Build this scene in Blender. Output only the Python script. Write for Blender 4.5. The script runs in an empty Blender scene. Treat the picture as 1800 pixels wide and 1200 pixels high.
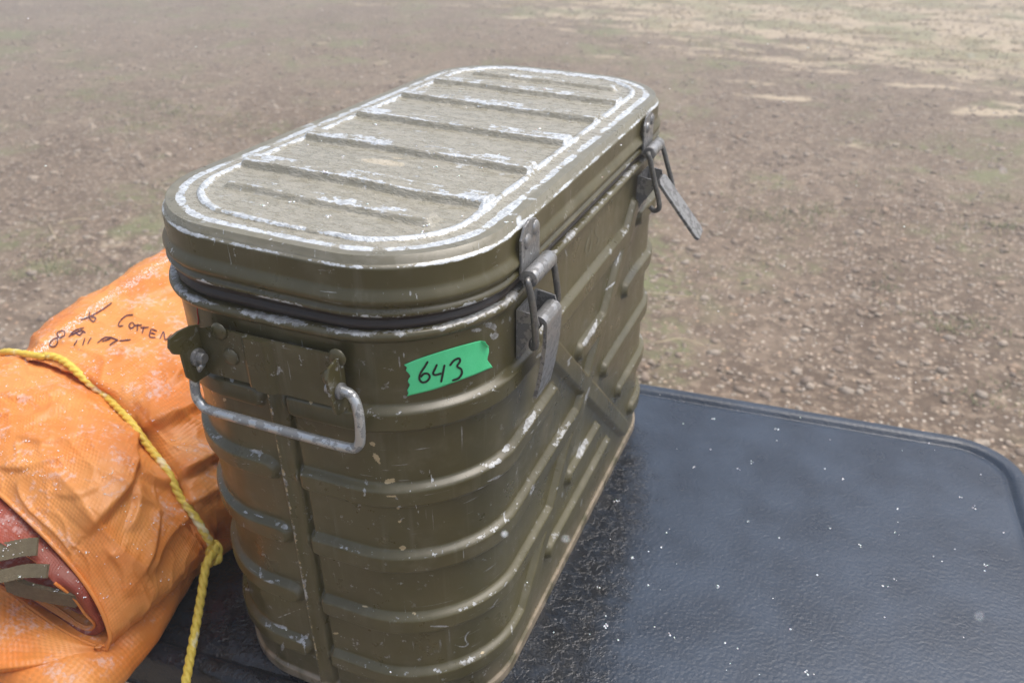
import bpy, bmesh, math, random
import numpy as np
from mathutils import Vector, Matrix
from mathutils.bvhtree import BVHTree
from mathutils import noise as mn

random.seed(7); rng = np.random.default_rng(7)
S = bpy.context.scene
COL = S.collection

# ------------------------------------------------------------------ camera
F_PX = 1450.04                      # focal length in pixels of the 1800 px wide photograph
CAM = np.array([0.26758, -0.52711, 0.49980])
YAW, PIT, ROL = -0.40719, 0.51659, -0.00815
fw = np.array([math.sin(YAW)*math.cos(PIT), math.cos(YAW)*math.cos(PIT), -math.sin(PIT)])
rt0 = np.array([math.cos(YAW), -math.sin(YAW), 0.0]); up0 = np.cross(rt0, fw)
RT = rt0*math.cos(ROL)+up0*math.sin(ROL); UP = -rt0*math.sin(ROL)+up0*math.cos(ROL)
cd = bpy.data.cameras.new("camera"); cam = bpy.data.objects.new("camera", cd); COL.objects.link(cam)
cam.matrix_world = Matrix(((RT[0], UP[0], -fw[0], CAM[0]), (RT[1], UP[1], -fw[1], CAM[1]), (RT[2], UP[2], -fw[2], CAM[2]), (0, 0, 0, 1)))
cd.sensor_width = 36; cd.lens = F_PX/1800*36; cd.clip_start = 0.02; cd.clip_end = 300
cd.dof.use_dof = True; cd.dof.focus_distance = 0.47; cd.dof.aperture_fstop = 13
S.camera = cam

# ------------------------------------------------------------------ light: overcast, snow falling
SUN_EL, SUN_AZ = math.radians(66), math.radians(50)     # azimuth from +Y towards +X
w = bpy.data.worlds.new("World"); S.world = w; w.use_nodes = True
nt = w.node_tree; nt.nodes.clear()
sky = nt.nodes.new('ShaderNodeTexSky'); sky.sky_type = 'NISHITA'; sky.sun_disc = False
sky.sun_elevation = SUN_EL; sky.sun_rotation = SUN_AZ; sky.air_density = 1.0; sky.dust_density = 6.0; sky.ozone_density = 1.0
hs = nt.nodes.new('ShaderNodeHueSaturation'); hs.inputs['Saturation'].default_value = 0.75
bg = nt.nodes.new('ShaderNodeBackground'); bg.inputs['Strength'].default_value = 0.15
wo = nt.nodes.new('ShaderNodeOutputWorld')
nt.links.new(sky.outputs[0], hs.inputs['Color']); nt.links.new(hs.outputs[0], bg.inputs['Color']); nt.links.new(bg.outputs[0], wo.inputs['Surface'])
sd = bpy.data.lights.new("sun", 'SUN'); sd.energy = 1.5; sd.angle = math.radians(50); sd.color = (1.0, 0.965, 0.91)
sun = bpy.data.objects.new("sun", sd); COL.objects.link(sun)
dirv = Vector((math.sin(SUN_AZ)*math.cos(SUN_EL), math.cos(SUN_AZ)*math.cos(SUN_EL), math.sin(SUN_EL)))
sun.rotation_euler = dirv.to_track_quat('Z', 'Y').to_euler()
S.view_settings.view_transform = 'Standard'; S.view_settings.look = 'None'
S.view_settings.exposure = 0.45; S.view_settings.gamma = 1

# ------------------------------------------------------------------ small helpers
def ray(px, py): 
    d = fw + RT*(px-900)/F_PX - UP*(py-600)/F_PX
    return d
def pz(px, py, z): d = ray(px, py); return CAM + d*((z-CAM[2])/d[2])
def pxx(px, py, x): d = ray(px, py); return CAM + d*((x-CAM[0])/d[0])
def pyy(px, py, y): d = ray(px, py); return CAM + d*((y-CAM[1])/d[1])
def proj(P):
    P = np.atleast_2d(P)-CAM; wv = P@fw
    return np.stack([900+F_PX*(P@RT)/wv, 600-F_PX*(P@UP)/wv], 1)
def sstep(a, b, x):
    t = np.clip((x-a)/(b-a), 0, 1); return t*t*(3-2*t)

def mesh_obj(name, verts, faces, mat=None, parent=None, smooth=True, attrs=None, mats=None, fmat=None):
    verts = np.asarray(verts, dtype=np.float32)
    me = bpy.data.meshes.new(name)
    if isinstance(faces, np.ndarray):
        k = faces.shape[1]; n = len(faces)
        me.vertices.add(len(verts)); me.vertices.foreach_set('co', verts.ravel())
        me.loops.add(n*k); me.loops.foreach_set('vertex_index', faces.astype(np.int32).ravel())
        me.polygons.add(n); me.polygons.foreach_set('loop_start', np.arange(0, n*k, k, dtype=np.int32))
        me.polygons.foreach_set('loop_total', np.full(n, k, dtype=np.int32))
        me.update(calc_edges=True); me.validate()
    else:
        me.from_pydata([tuple(map(float, v)) for v in verts], [], faces); me.update()
    if attrs:
        for an, av in attrs.items():
            a = me.attributes.new(an, 'FLOAT', 'POINT'); a.data.foreach_set('value', np.asarray(av, dtype=np.float32).ravel())
    if smooth: me.polygons.foreach_set('use_smooth', [True]*len(me.polygons))
    if mats:
        for m in mats: me.materials.append(m)
        if fmat is not None: me.polygons.foreach_set('material_index', np.asarray(fmat, dtype=np.int32))
    elif mat: me.materials.append(mat)
    o = bpy.data.objects.new(name, me); COL.objects.link(o)
    if parent: o.parent = parent
    return o

def grid_faces(nu, nv, closed_u=False, flip=False):
    a = np.arange(nu*nv).reshape(nu, nv)
    if closed_u: a = np.vstack([a, a[:1]])
    q = np.stack([a[:-1, :-1], a[1:, :-1], a[1:, 1:], a[:-1, 1:]], -1).reshape(-1, 4)
    return q[:, ::-1].copy() if flip else q

def bm_obj(name, bm, mat, parent=None, smooth=False):
    me = bpy.data.meshes.new(name); bm.normal_update(); bm.to_mesh(me); bm.free()
    me.materials.append(mat)
    if smooth: me.polygons.foreach_set('use_smooth', [True]*len(me.polygons))
    o = bpy.data.objects.new(name, me); COL.objects.link(o)
    if parent: o.parent = parent
    return o

def crom(P, n, closed=False):
    """Catmull-Rom through the points, n samples"""
    P = np.asarray(P, float); m = len(P)
    t = np.linspace(0, m-1 if not closed else m, n, endpoint=not closed)
    i = np.minimum(t.astype(int), (m-2) if not closed else m-1); f = (t-i)[:, None]
    if closed: g = lambda k: P[k % m]
    else:
        E = np.vstack([2*P[:1]-P[1:2], P, 2*P[-1:]-P[-2:-1]]); g = lambda k: E[np.clip(k+1, 0, m+1)]
    p0, p1, p2, p3 = g(i-1), g(i), g(i+1), g(i+2)
    return 0.5*((2*p1)+(-p0+p2)*f+(2*p0-5*p1+4*p2-p3)*f**2+(-p0+3*p1-3*p2+p3)*f**3)

def tube_data(path, r, seg=12, lobes=0, twist=0.0, amp=0.0, caps=True):
    P = np.asarray(path, float); n = len(P)
    T = np.gradient(P, axis=0); T /= np.linalg.norm(T, axis=1)[:, None]+1e-12
    N = np.zeros_like(P); a = np.array([0, 0, 1.0]) if abs(T[0][2]) < .9 else np.array([1.0, 0, 0])
    N[0] = np.cross(T[0], a); N[0] /= np.linalg.norm(N[0])
    for k in range(1, n):
        v = N[k-1]-T[k]*(N[k-1]@T[k]); N[k] = v/np.linalg.norm(v)
    B = np.cross(T, N)
    s = np.concatenate([[0], np.cumsum(np.linalg.norm(np.diff(P, axis=0), axis=1))])
    th = np.linspace(0, 2*np.pi, seg, endpoint=False)
    rr = np.full((n, seg), 1.0)*(np.asarray(r).reshape(-1, 1) if np.ndim(r) else r)
    if lobes:
        ph = lobes*(th[None, :]+s[:, None]*twist)
        rr = rr*(1+amp*np.abs(np.cos(ph/2))*1.6-amp)
    V = P[:, None, :]+rr[..., None]*(np.cos(th)[None, :, None]*N[:, None, :]+np.sin(th)[None, :, None]*B[:, None, :])
    V = V.reshape(-1, 3)
    F = []
    for i in range(n-1):
        for j in range(seg):
            k = (j+1) % seg
            F.append((i*seg+j, i*seg+k, (i+1)*seg+k, (i+1)*seg+j))
    if caps:
        F.append(tuple(range(seg))[::-1]); F.append(tuple((n-1)*seg+j for j in range(seg)))
    return V, F
def tube(name, path, r, mat, parent=None, **k):
    V, F = tube_data(path, r, **k); return mesh_obj(name, V, F, mat, parent)

def add_cyl(bm, p0, p1, r, seg=20, r1=None, bevel=0.0):
    p0, p1 = Vector(p0), Vector(p1); d = p1-p0
    M = Matrix.Translation((p0+p1)/2) @ d.to_track_quat('Z', 'Y').to_matrix().to_4x4()
    g = bmesh.ops.create_cone(bm, cap_ends=True, segments=seg, radius1=r, radius2=r if r1 is None else r1, depth=d.length, matrix=M)
    return g['verts']
def prism(bm, pts, off, bevel=0.0):
    """closed polygon pts (3D) extruded by vector off"""
    a = [bm.verts.new(p) for p in pts]; b = [bm.verts.new(Vector(p)+Vector(off)) for p in pts]
    f1 = bm.faces.new(a); f2 = bm.faces.new(b[::-1]); n = len(a)
    for i in range(n): bm.faces.new((a[i], b[i], b[(i+1) % n], a[(i+1) % n]))
    return a+b
def bev(bm, w, seg=2):
    bmesh.ops.recalc_face_normals(bm, faces=bm.faces)
    es = [e for e in bm.edges if len(e.link_faces) == 2 and e.calc_face_angle(0) > .6]
    bmesh.ops.bevel(bm, geom=es, offset=w, segments=seg, profile=.6, affect='EDGES', clamp_overlap=True)
def dome(bm, c, nrm, r, h, seg=20):
    q = Vector(nrm).to_track_quat('Z', 'Y').to_matrix().to_4x4(); M = Matrix.Translation(Vector(c)) @ q
    rings = []
    for k in range(5):
        a = k/5*math.pi/2
        rings.append([bm.verts.new(M @ Vector((r*math.cos(a)*math.cos(t), r*math.cos(a)*math.sin(t), h*math.sin(a)))) for t in np.linspace(0, 2*math.pi, seg, endpoint=False)])
    top = bm.verts.new(M @ Vector((0, 0, h)))
    for k in range(4):
        for j in range(seg): bm.faces.new((rings[k][j], rings[k][(j+1) % seg], rings[k+1][(j+1) % seg], rings[k+1][j]))
    for j in range(seg): bm.faces.new((rings[4][j], rings[4][(j+1) % seg], top))

def empty(name, loc=(0, 0, 0)):
    o = bpy.data.objects.new(name, None); o.location = loc; o.empty_display_size = .05; COL.objects.link(o); return o
def tag(o, label=None, cat=None, group=None, kind=None):
    if label: o['label'] = label
    if cat: o['category'] = cat
    if group: o['group'] = group
    if kind: o['kind'] = kind
    return o

# ------------------------------------------------------------------ material helpers
class NB:
    def __init__(s, name):
        s.m = bpy.data.materials.new(name); s.m.use_nodes = True; s.t = s.m.node_tree; s.t.nodes.clear()
        s.o = s.n('ShaderNodeOutputMaterial'); s.b = s.n('ShaderNodeBsdfPrincipled'); s.l(s.b.outputs[0], s.o.inputs['Surface'])
        s.tc = s.n('ShaderNodeTexCoord')
    def n(s, t, **k):
        x = s.t.nodes.new(t)
        for a, v in k.items(): setattr(x, a, v)
        return x
    def l(s, a, b): s.t.links.new(a, b)
    def put(s, sock, v):
        if isinstance(v, bpy.types.NodeSocket): s.l(v, sock)
        elif isinstance(v, (tuple, list)) and len(v) == 3 and sock.type == 'RGBA': sock.default_value = (*v, 1)
        else: sock.default_value = v
    def noise(s, scale, detail=4, rough=.55, vec=None, dist=0.0, st=None):
        x = s.n('ShaderNodeTexNoise'); x.inputs['Scale'].default_value = scale; x.inputs['Detail'].default_value = detail
        x.inputs['Roughness'].default_value = rough; x.inputs['Distortion'].default_value = dist
        v = vec or s.tc.outputs['Object']
        if st: 
            mp = s.n('ShaderNodeMapping'); mp.inputs['Scale'].default_value = st; s.l(v, mp.inputs[0]); v = mp.outputs[0]
        s.l(v, x.inputs['Vector']); return x.outputs['Fac']
    def vor(s, scale, feat='F1', out='Distance', vec=None, rand=1.0, st=None):
        x = s.n('ShaderNodeTexVoronoi', feature=feat); x.inputs['Scale'].default_value = scale; x.inputs['Randomness'].default_value = rand
        v = vec or s.tc.outputs['Object']
        if st:
            mp = s.n('ShaderNodeMapping'); mp.inputs['Scale'].default_value = st; s.l(v, mp.inputs[0]); v = mp.outputs[0]
        s.l(v, x.inputs['Vector']); return x.outputs[out]
    def wave(s, scale, direction='X', dist=0.0, vec=None):
        x = s.n('ShaderNodeTexWave', bands_direction=direction); x.inputs['Scale'].default_value = scale; x.inputs['Distortion'].default_value = dist
        s.l(vec or s.tc.outputs['Object'], x.inputs['Vector']); return x.outputs['Fac']
    def math(s, op, a, b=0.0, c=0.0):
        x = s.n('ShaderNodeMath', operation=op); s.put(x.inputs[0], a); s.put(x.inputs[1], b)
        if op in ('MULTIPLY_ADD', 'SMOOTH_MIN'): s.put(x.inputs[2], c)
        return x.outputs[0]
    def map(s, v, a, b, c=0.0, d=1.0, smooth=True):
        x = s.n('ShaderNodeMapRange', interpolation_type='SMOOTHSTEP' if smooth else 'LINEAR')
        s.put(x.inputs[0], v)
        for i, q in enumerate((a, b, c, d)): s.put(x.inputs[i+1], q)
        return x.outputs[0]
    def mix(s, f, a, b, blend='MIX'):
        x = s.n('ShaderNodeMix', data_type='RGBA', blend_type=blend); s.put(x.inputs[0], f); s.put(x.inputs[6], a); s.put(x.inputs[7], b); return x.outputs[2]
    def mixf(s, f, a, b):
        x = s.n('ShaderNodeMix', data_type='FLOAT'); s.put(x.inputs[0], f); s.put(x.inputs[2], a); s.put(x.inputs[3], b); return x.outputs[0]
    def ramp(s, v, stops):
        x = s.n('ShaderNodeValToRGB'); s.put(x.inputs[0], v); e = x.color_ramp.elements
        while len(e) < len(stops): e.new(.5)
        for k, (p, c) in zip(e, stops): k.position = p; k.color = (*c, 1)
        return x.outputs[0]
    def attr(s, name): x = s.n('ShaderNodeAttribute', attribute_name=name); return x.outputs['Fac']
    def bump(s, h, strength=.3, dist=.001, prev=None):
        x = s.n('ShaderNodeBump'); x.inputs['Strength'].default_value = strength; x.inputs['Distance'].default_value = dist
        s.put(x.inputs['Height'], h)
        if prev is not None: s.l(prev, x.inputs['Normal'])
        return x.outputs[0]
    def set(s, **k):
        for a, v in k.items(): s.put(s.b.inputs[{'base': 'Base Color', 'rough': 'Roughness', 'metal': 'Metallic', 'normal': 'Normal', 'spec': 'Specular IOR Level', 'coat': 'Coat Weight', 'coatr': 'Coat Roughness', 'sss': 'Subsurface Weight', 'alpha': 'Alpha', 'trans': 'Transmission Weight', 'sheen': 'Sheen Weight'}[a]], v)
        return s.m

def olive_paint(name, chips=1.0, drops_sheen=False, amp=1.45):
    m = NB(name)
    wear = m.attr('wear'); dirt = m.attr('dirt')
    big = m.noise(9, 4); med = m.noise(40, 5, .6); fine = m.noise(260, 5, .65)
    base = m.mix(m.map(big, .35, .7), (.062, .054, .019), (.095, .084, .035))
    base = m.mix(m.math('MULTIPLY', m.map(med, .5, .75), .55), base, (.140, .124, .076))       # faded patches
    vs = m.noise(120, 4, .6, st=(1, 1, .06))                                                  # vertical streaks
    base = m.mix(m.math('MULTIPLY', m.map(vs, .55, .75), .35), base, (.17, .16, .12))
    # paint worn off: bright bare aluminium along the creases, broken up by noise
    n1 = m.math('ADD', m.math('MULTIPLY', m.noise(70, 5, .7), .62), m.math('MULTIPLY', m.noise(420, 3, .6), .38))
    wm = m.map(m.math('ADD', m.math('MULTIPLY_ADD', m.noise(38, 5, .7), amp, -amp/2), m.math('ADD', wear, n1)), .98, 1.03)
    # small random chips in the paint
    ch = m.math('MULTIPLY', m.map(m.noise(150, 4, .7), (.650-.012*chips), (.665-.012*chips)), m.map(m.noise(14, 2), .42, .6))
    scn = m.math('MULTIPLY', m.map(m.noise(90, 3, .6, st=(.4, .4, 7)), .675, .69), m.map(m.noise(20, 2), .5, .62))
    sc2 = m.math('MULTIPLY', m.map(m.noise(60, 3, .6, st=(9, 9, .4)), .685, .70), m.map(m.noise(24, 2), .48, .6))
    alu = m.math('MAXIMUM', wm, m.math('MAXIMUM', m.math('MULTIPLY', ch, .75), m.math('MULTIPLY', m.math('MAXIMUM', scn, sc2), .6)))
    alucol = m.mix(m.map(fine, .35, .65), (.20, .20, .19), (.46, .48, .49)) if not drops_sheen else m.mix(m.map(fine, .35, .65), (.34, .36, .37), (.62, .66, .69))
    pr = m.map(m.math('ADD', m.math('MULTIPLY', m.attr('primer'), 1.0), m.noise(330, 5, .75)), 1.0, 1.05)  # tan primer showing
    col = m.mix(alu, base, alucol)
    col = m.mix(pr, col, (.46, .37, .22))
    col = m.mix(m.math('MULTIPLY', dirt, m.map(m.noise(60, 4), .3, .6)), col, (.30, .24, .17))
    rough = m.mixf(alu, m.map(med, .3, .7, .26, .42), .45)
    h = m.math('MULTIPLY', alu, -.5)
    nrm = m.bump(h, .35, .0006); m.put(m.b.inputs['Coat Weight'], .18); m.put(m.b.inputs['Coat Roughness'], .22)
    nrm = m.bump(m.noise(14, 3), .5, .004, nrm)                                                # gentle dents
    if drops_sheen:
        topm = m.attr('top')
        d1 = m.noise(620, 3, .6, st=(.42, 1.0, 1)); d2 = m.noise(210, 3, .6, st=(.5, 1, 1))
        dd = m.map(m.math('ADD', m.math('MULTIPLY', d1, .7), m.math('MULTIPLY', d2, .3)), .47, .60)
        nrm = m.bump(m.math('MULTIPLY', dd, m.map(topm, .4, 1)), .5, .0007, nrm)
        col = m.mix(m.math('MULTIPLY', topm, .6), col, m.mix(alu, m.mix(m.map(d2, .4, .6), (.36, .345, .285), (.46, .445, .39)), m.mix(m.map(fine, .3, .6), (.42, .45, .47), (.67, .72, .76))))  # paler upward faces: sky reflection on the wet lid, painted into the colour
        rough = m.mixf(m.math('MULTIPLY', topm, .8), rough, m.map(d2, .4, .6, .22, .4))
    m.set(base=col, rough=rough, metal=m.math('MULTIPLY', alu, .25), normal=nrm, spec=.65)
    return m.m

MAT = {}
MAT['body'] = olive_paint('olive_drab_paint', 1.0, False, .7)
MAT['lid'] = olive_paint('olive_drab_lid_paint', .6, True)

def worn_steel(name, paint=.5, base=(.33, .33, .32)):
    m = NB(name); n = m.noise(160, 5, .65); n2 = m.noise(700, 3)
    p = m.map(n, .58-.25*paint, .62-.25*paint)
    col = m.mix(p, m.mix(n2, base, tuple(min(1, q*1.35) for q in base)), tuple(q*.45+.02 for q in base))
    m.set(base=col, rough=m.map(n, .3, .7, .3, .5), metal=m.mixf(p, .75, 0.0), normal=m.bump(n, .3, .0005)); return m.m
MAT['steel'] = worn_steel('worn_latch_steel', .35, (.30, .305, .31))
MAT['steel_dark'] = worn_steel('dark_wire_steel', .5, (.16, .16, .155))
MAT['rod'] = worn_steel('handle_rod_metal', .35, (.46, .48, .49))
MAT['painted_metal'] = olive_paint('olive_drab_bracket_paint', 2.0)
m = NB('black_rubber'); n = m.noise(60, 4, st=(1, 1, 5)); m.set(base=m.mix(n, (.012, .011, .011), (.05, .035, .03)), rough=m.map(n, .3, .7, .3, .6), normal=m.bump(m.noise(90, 4, st=(1, 1, 6)), .5, .001)); MAT['rubber'] = m.m
m = NB('green_tape'); n = m.noise(90, 4); m.set(base=m.mix(n, (.06, .62, .24), (.12, .76, .37)), rough=.55, normal=m.bump(m.math('ADD', m.noise(500, 3), m.math('MULTIPLY', m.wave(500, 'Z'), .25)), .25, .0004)); MAT['tape'] = m.m
m = NB('black_marker_ink'); m.set(base=(.008, .01, .012), rough=.4); MAT['ink'] = m.m
m = NB('purple_marker_ink'); m.set(base=(.06, .012, .03), rough=.5); MAT['ink2'] = m.m
m = NB('faint_chalk'); m.set(base=(.22, .21, .15), rough=.8); MAT['chalk'] = m.m
m = NB('red_thread'); m.set(base=(.35, .03, .02), rough=.8); MAT['thread'] = m.m

def tarp_mat(name, a, b, snow=.5, weave=1.0):
    m = NB(name); uv = m.attr('u'), m.attr('v')
    cmb = m.n('ShaderNodeCombineXYZ'); m.l(uv[0], cmb.inputs[0]); m.l(uv[1], cmb.inputs[1])
    w1 = m.wave(1.0, 'X', 1.6, cmb.outputs[0]); w2 = m.wave(1.0, 'Y', 1.6, cmb.outputs[0])
    w1.node.inputs['Scale'].default_value = 105*weave; w2.node.inputs['Scale'].default_value = 78*weave
    for q in (w1, w2): q.node.inputs['Detail'].default_value = 2
    weave_h = m.math('MULTIPLY', m.math('ADD', m.math('MULTIPLY', w1, .45), m.math('MULTIPLY', w2, .55)), m.map(m.noise(35, 3, .6), .38, .62, .25, 1))
    n = m.noise(14, 4); fine = m.noise(110, 4, .6)
    col = m.mix(m.map(n, .35, .65), a, b)
    col = m.mix(m.math('MULTIPLY', m.map(weave_h, .2, .55, 1, 0), .20), col, tuple(x*.55 for x in a))
    # thin dusting of snow, patchy, only where it settles
    geo = m.n('ShaderNodeNewGeometry'); sx = m.n('ShaderNodeSeparateXYZ'); m.l(geo.outputs['Normal'], sx.inputs[0])
    upf = m.map(sx.outputs[2], .25, .8)
    sn = m.math('MULTIPLY', m.map(m.math('ADD', m.math('MULTIPLY', m.noise(30, 3, .6), .55), m.math('MULTIPLY', m.noise(240, 4, .7), .45)), .53, .64), upf)
    col = m.mix(m.math('MULTIPLY', sn, snow), col, (.86, .74, .74))
    nrm = m.bump(weave_h, .30, .0009)
    nrm = m.bump(m.noise(65, 5, .6, dist=.4), .30, .002, nrm)
    nrm = m.bump(sn, .3, .001, nrm)
    m.set(base=col, rough=.38, normal=nrm, spec=.55)
    tr = m.n('ShaderNodeBsdfTranslucent'); m.l(col, tr.inputs['Color']); m.l(nrm, tr.inputs['Normal'])
    mx = m.n('ShaderNodeMixShader'); mx.inputs[0].default_value = .25; m.l(m.b.outputs[0], mx.inputs[1]); m.l(tr.outputs[0], mx.inputs[2]); m.l(mx.outputs[0], m.o.inputs['Surface'])
    return m.m
MAT['tarp'] = tarp_mat('orange_woven_tarp', (.90, .30, .055), (.94, .42, .12), .45)
MAT['red'] = tarp_mat('rust_red_cloth', (.30, .050, .026), (.40, .085, .048), .30, 2.0)
m = NB('olive_webbing'); cx = m.noise(60, 3); m.set(base=m.mix(m.noise(300, 4, .7), (.075, .058, .030), (.20, .165, .105)), rough=.9, normal=m.bump(m.noise(700, 3, st=(1, 3, 1)), .6, .001)); MAT['web'] = m.m
m = NB('yellow_rope'); nn = m.noise(420, 4, .6); sn = m.map(m.noise(60, 3), .6, .68)
m.set(base=m.mix(m.math('MULTIPLY', sn, .5), m.mix(nn, (.55, .36, .03), (.86, .66, .12)), (.85, .82, .70)), rough=.5, normal=m.bump(nn, .5, .0008), sss=.1); MAT['rope'] = m.m

m = NB('snow'); m.set(base=(.88, .90, .93), rough=.6, sss=.2); m.b.inputs['Subsurface Scale'].default_value = .002; MAT['snow'] = m.m

# wet black plastic
m = NB('wet_black_plastic')
wet = m.attr('wet')
peb = m.noise(340, 3, .5); und = m.noise(16, 3)
dr = m.map(m.math('ADD', m.math('MULTIPLY', m.noise(95, 4, .65), .75), m.math('MULTIPLY', m.noise(300, 2), .25)), .50, .56)
wet_refl = m.map(m.math('ADD', wet, m.math('MULTIPLY', m.noise(60, 4, .7), .55)), .50, 1.05)
spk = m.map(m.noise(420, 3, .65), .70, .73)
col = m.mix(m.map(und, .3, .7), (.017, .029, .050), (.027, .045, .076))
col = m.mix(wet_refl, col, (.006, .007, .009))  # darker where wet, with the can's dark reflection painted in as well
spk2 = m.map(m.noise(150, 3, .7), .70, .74)
col = m.mix(m.math('MULTIPLY', spk2, .7), col, (.008, .009, .011))
col = m.mix(m.math('MULTIPLY', spk, .25), col, (.3, .33, .36))
nrm = m.bump(peb, .45, .0010)
nrm = m.bump(m.noise(110, 4, .6), .17, .0014, nrm)
nrm = m.bump(m.math('MULTIPLY', dr, wet_refl), .4, .0010, nrm)
m.set(base=col, rough=m.mixf(wet_refl, m.map(und, .3, .7, .27, .36), .10), normal=nrm, spec=.43); MAT['plastic'] = m.m

# ------------------------------------------------------------------ ground
GZ = -0.76
m = NB('dirt_ground')
pos = m.tc.outputs['Object']
a = m.noise(1.1, 5, .6, dist=.4); b_ = m.noise(9, 5, .65); c_ = m.noise(60, 4, .7); d_ = m.vor(55, 'F1', 'Color')
sp = m.n('ShaderNodeSeparateColor'); m.l(d_, sp.inputs[0])
vd = m.vor(55)
col = m.mix(m.map(a, .35, .65), (.138, .099, .070), (.222, .170, .127))
col = m.mix(m.map(b_, .35, .65, 0, .7), col, (.082, .057, .040))
col = m.mix(m.math('MULTIPLY', m.map(m.noise(26, 5, .75), .50, .59), .72), col, (.30, .235, .175))
col = m.mix(m.math('MULTIPLY', m.map(m.noise(19, 5, .75, st=(1, 1.3, 1)), .52, .62), .5), col, (.075, .055, .040))
stone = m.math('MULTIPLY', m.map(vd, .26, .38, 1, 0), m.map(sp.outputs[0], .52, .58))
stc = m.ramp(sp.outputs[1], [(0, (.55, .43, .31)), (.4, (.42, .38, .34)), (.7, (.66, .58, .48)), (1, (.48, .31, .20))])
col = m.mix(m.math('MULTIPLY', stone, .85), col, stc)
g1 = m.math('MULTIPLY', m.map(m.noise(1.5, 4, .6), .52, .64), m.map(m.noise(22, 4, .7), .42, .6))
col = m.mix(m.math('MULTIPLY', g1, .75), col, (.15, .17, .075))
dry = m.attr('dry')
dm = m.map(m.math('ADD', dry, m.math('MULTIPLY', m.math('SUBTRACT', m.math('ADD', m.math('MULTIPLY', m.noise(1.5, 5, .65, st=(1, 2.4, 1)), .8), m.math('MULTIPLY', m.noise(14, 3), .2)), .5), 4.2)), .45, .8)
col = m.mix(m.math('MULTIPLY', dm, .95), col, m.mix(m.noise(45, 4), (.40, .32, .22), (.56, .48, .36)))
col = m.mix(m.math('MULTIPLY', m.map(m.math('ADD', m.noise(1.7, 3), m.math('MULTIPLY', dry, .12)), .58, .70), .6), col, (.17, .20, .09))
nrm = m.bump(m.math('ADD', m.math('MULTIPLY', c_, .6), stone), .7, .012)
m.set(base=col, rough=.85, normal=nrm, spec=.3); MAT['ground'] = m.m

def fbm(x, y, s, seed=0.0, oct=3):
    out = np.empty(len(x))
    for i in range(len(x)): out[i] = mn.fractal(Vector((x[i]*s+seed, y[i]*s, seed)), 1.0, 2.0, oct)
    return out
# view footprint goes towards -X/+Y; a fine patch inside a sheet that reaches the horizon
def ground():
    xs = np.concatenate([[-150, -60, -25], np.linspace(-14, 8, 150), [20, 60, 150]])
    ys = np.concatenate([[-150, -50, -12], np.linspace(-3, 16, 140), [30, 70, 160]])
    X, Y = np.meshgrid(xs, ys, indexing='ij'); x, y = X.ravel(), Y.ravel()
    near = np.clip(1-(np.hypot(x, y)-14)/20, 0, 1)
    z = GZ + near*(.035*fbm(x, y, .7, 3)+.010*fbm(x, y, 4, 9, 2))
    # dry grass belt crosses far to the right
    dry = sstep(4.0, 8.6, y+.55*x) 
    return mesh_obj('ground', np.stack([x, y, z], 1), grid_faces(len(xs), len(ys)), MAT['ground'], attrs={'dry': dry})
gr = ground(); tag(gr, kind='structure')

def gz(x, y): return GZ+.035*mn.fractal(Vector((x*.7+3, y*.7, 3)), 1, 2, 3)+.010*mn.fractal(Vector((x*4+9, y*4, 9)), 1, 2, 2)

ICO = None
def ico_template(sub=1):
    bm = bmesh.new(); bmesh.ops.create_icosphere(bm, subdivisions=sub, radius=1)
    v = np.array([q.co[:] for q in bm.verts]); bm.faces.ensure_lookup_table(); f = np.array([[q.index for q in p.verts] for p in bm.faces]); bm.free(); return v, f
def scatter(name, pts, sizes, mat, flat=.6, jit=.25, sub=1, tone=None, parent=None, stretch=.4):
    tv, tf = ico_template(sub); n = len(pts); k = len(tv)
    ang = rng.uniform(0, 2*np.pi, n); c, s = np.cos(ang), np.sin(ang)
    V = np.repeat(tv[None], n, 0)*(1+rng.uniform(-jit, jit, (n, k, 1)))
    V[..., 0] *= (1+rng.uniform(0, stretch, n))[:, None]; V[..., 2] *= flat*(rng.uniform(.7, 1.3, n))[:, None]
    x = V[..., 0]*c[:, None]-V[..., 1]*s[:, None]; y = V[..., 0]*s[:, None]+V[..., 1]*c[:, None]
    V = np.stack([x, y, V[..., 2]], -1)*sizes[:, None, None]+pts[:, None, :]
    F = (tf[None]+(np.arange(n)*k)[:, None, None]).reshape(-1, 3)
    at = {'tone': np.repeat(rng.uniform(0, 1, n) if tone is None else tone, k)}
    return mesh_obj(name, V.reshape(-1, 3), F, mat, parent, True, at)

m = NB('gravel_stone'); t = m.attr('tone')
m.set(base=m.mix(m.noise(120, 3), m.ramp(t, [(0, (.16, .12, .09)), (.35, (.30, .22, .15)), (.6, (.36, .31, .25)), (.85, (.56, .48, .38)), (1, (.42, .27, .16))]), (.22, .18, .15)), rough=.7, normal=m.bump(m.noise(300, 3), .4, .002)); MAT['stone'] = m.m
def view_point(n, ymin=-20, ymax=860):
    """random ground points inside the view, a little beyond its edges, evenly spread over the ground"""
    out = []
    while len(out) < n:
        x, y = rng.uniform(-9.5, 3.0, 20000), rng.uniform(.0, 11, 20000)
        q = proj(np.stack([x, y, np.full_like(x, GZ)], 1)); 
        dist = np.hypot(x-CAM[0], y-CAM[1])
        keep = (q[:, 0] > -150) & (q[:, 0] < 1950) & (q[:, 1] > ymin) & (q[:, 1] < ymax+300) & (rng.uniform(0, 1, len(x)) < (1.3/dist)**1.1)
        out += list(zip(x[keep], y[keep]))
    return np.array(out[:n])
P2 = view_point(42000)
P3 = np.array([(x, y, gz(x, y)) for x, y in P2])
sz = .0028*np.exp(rng.normal(0, .75, len(P3)))*(1+.25*np.hypot(P3[:, 0], P3[:, 1])/2)
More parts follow.
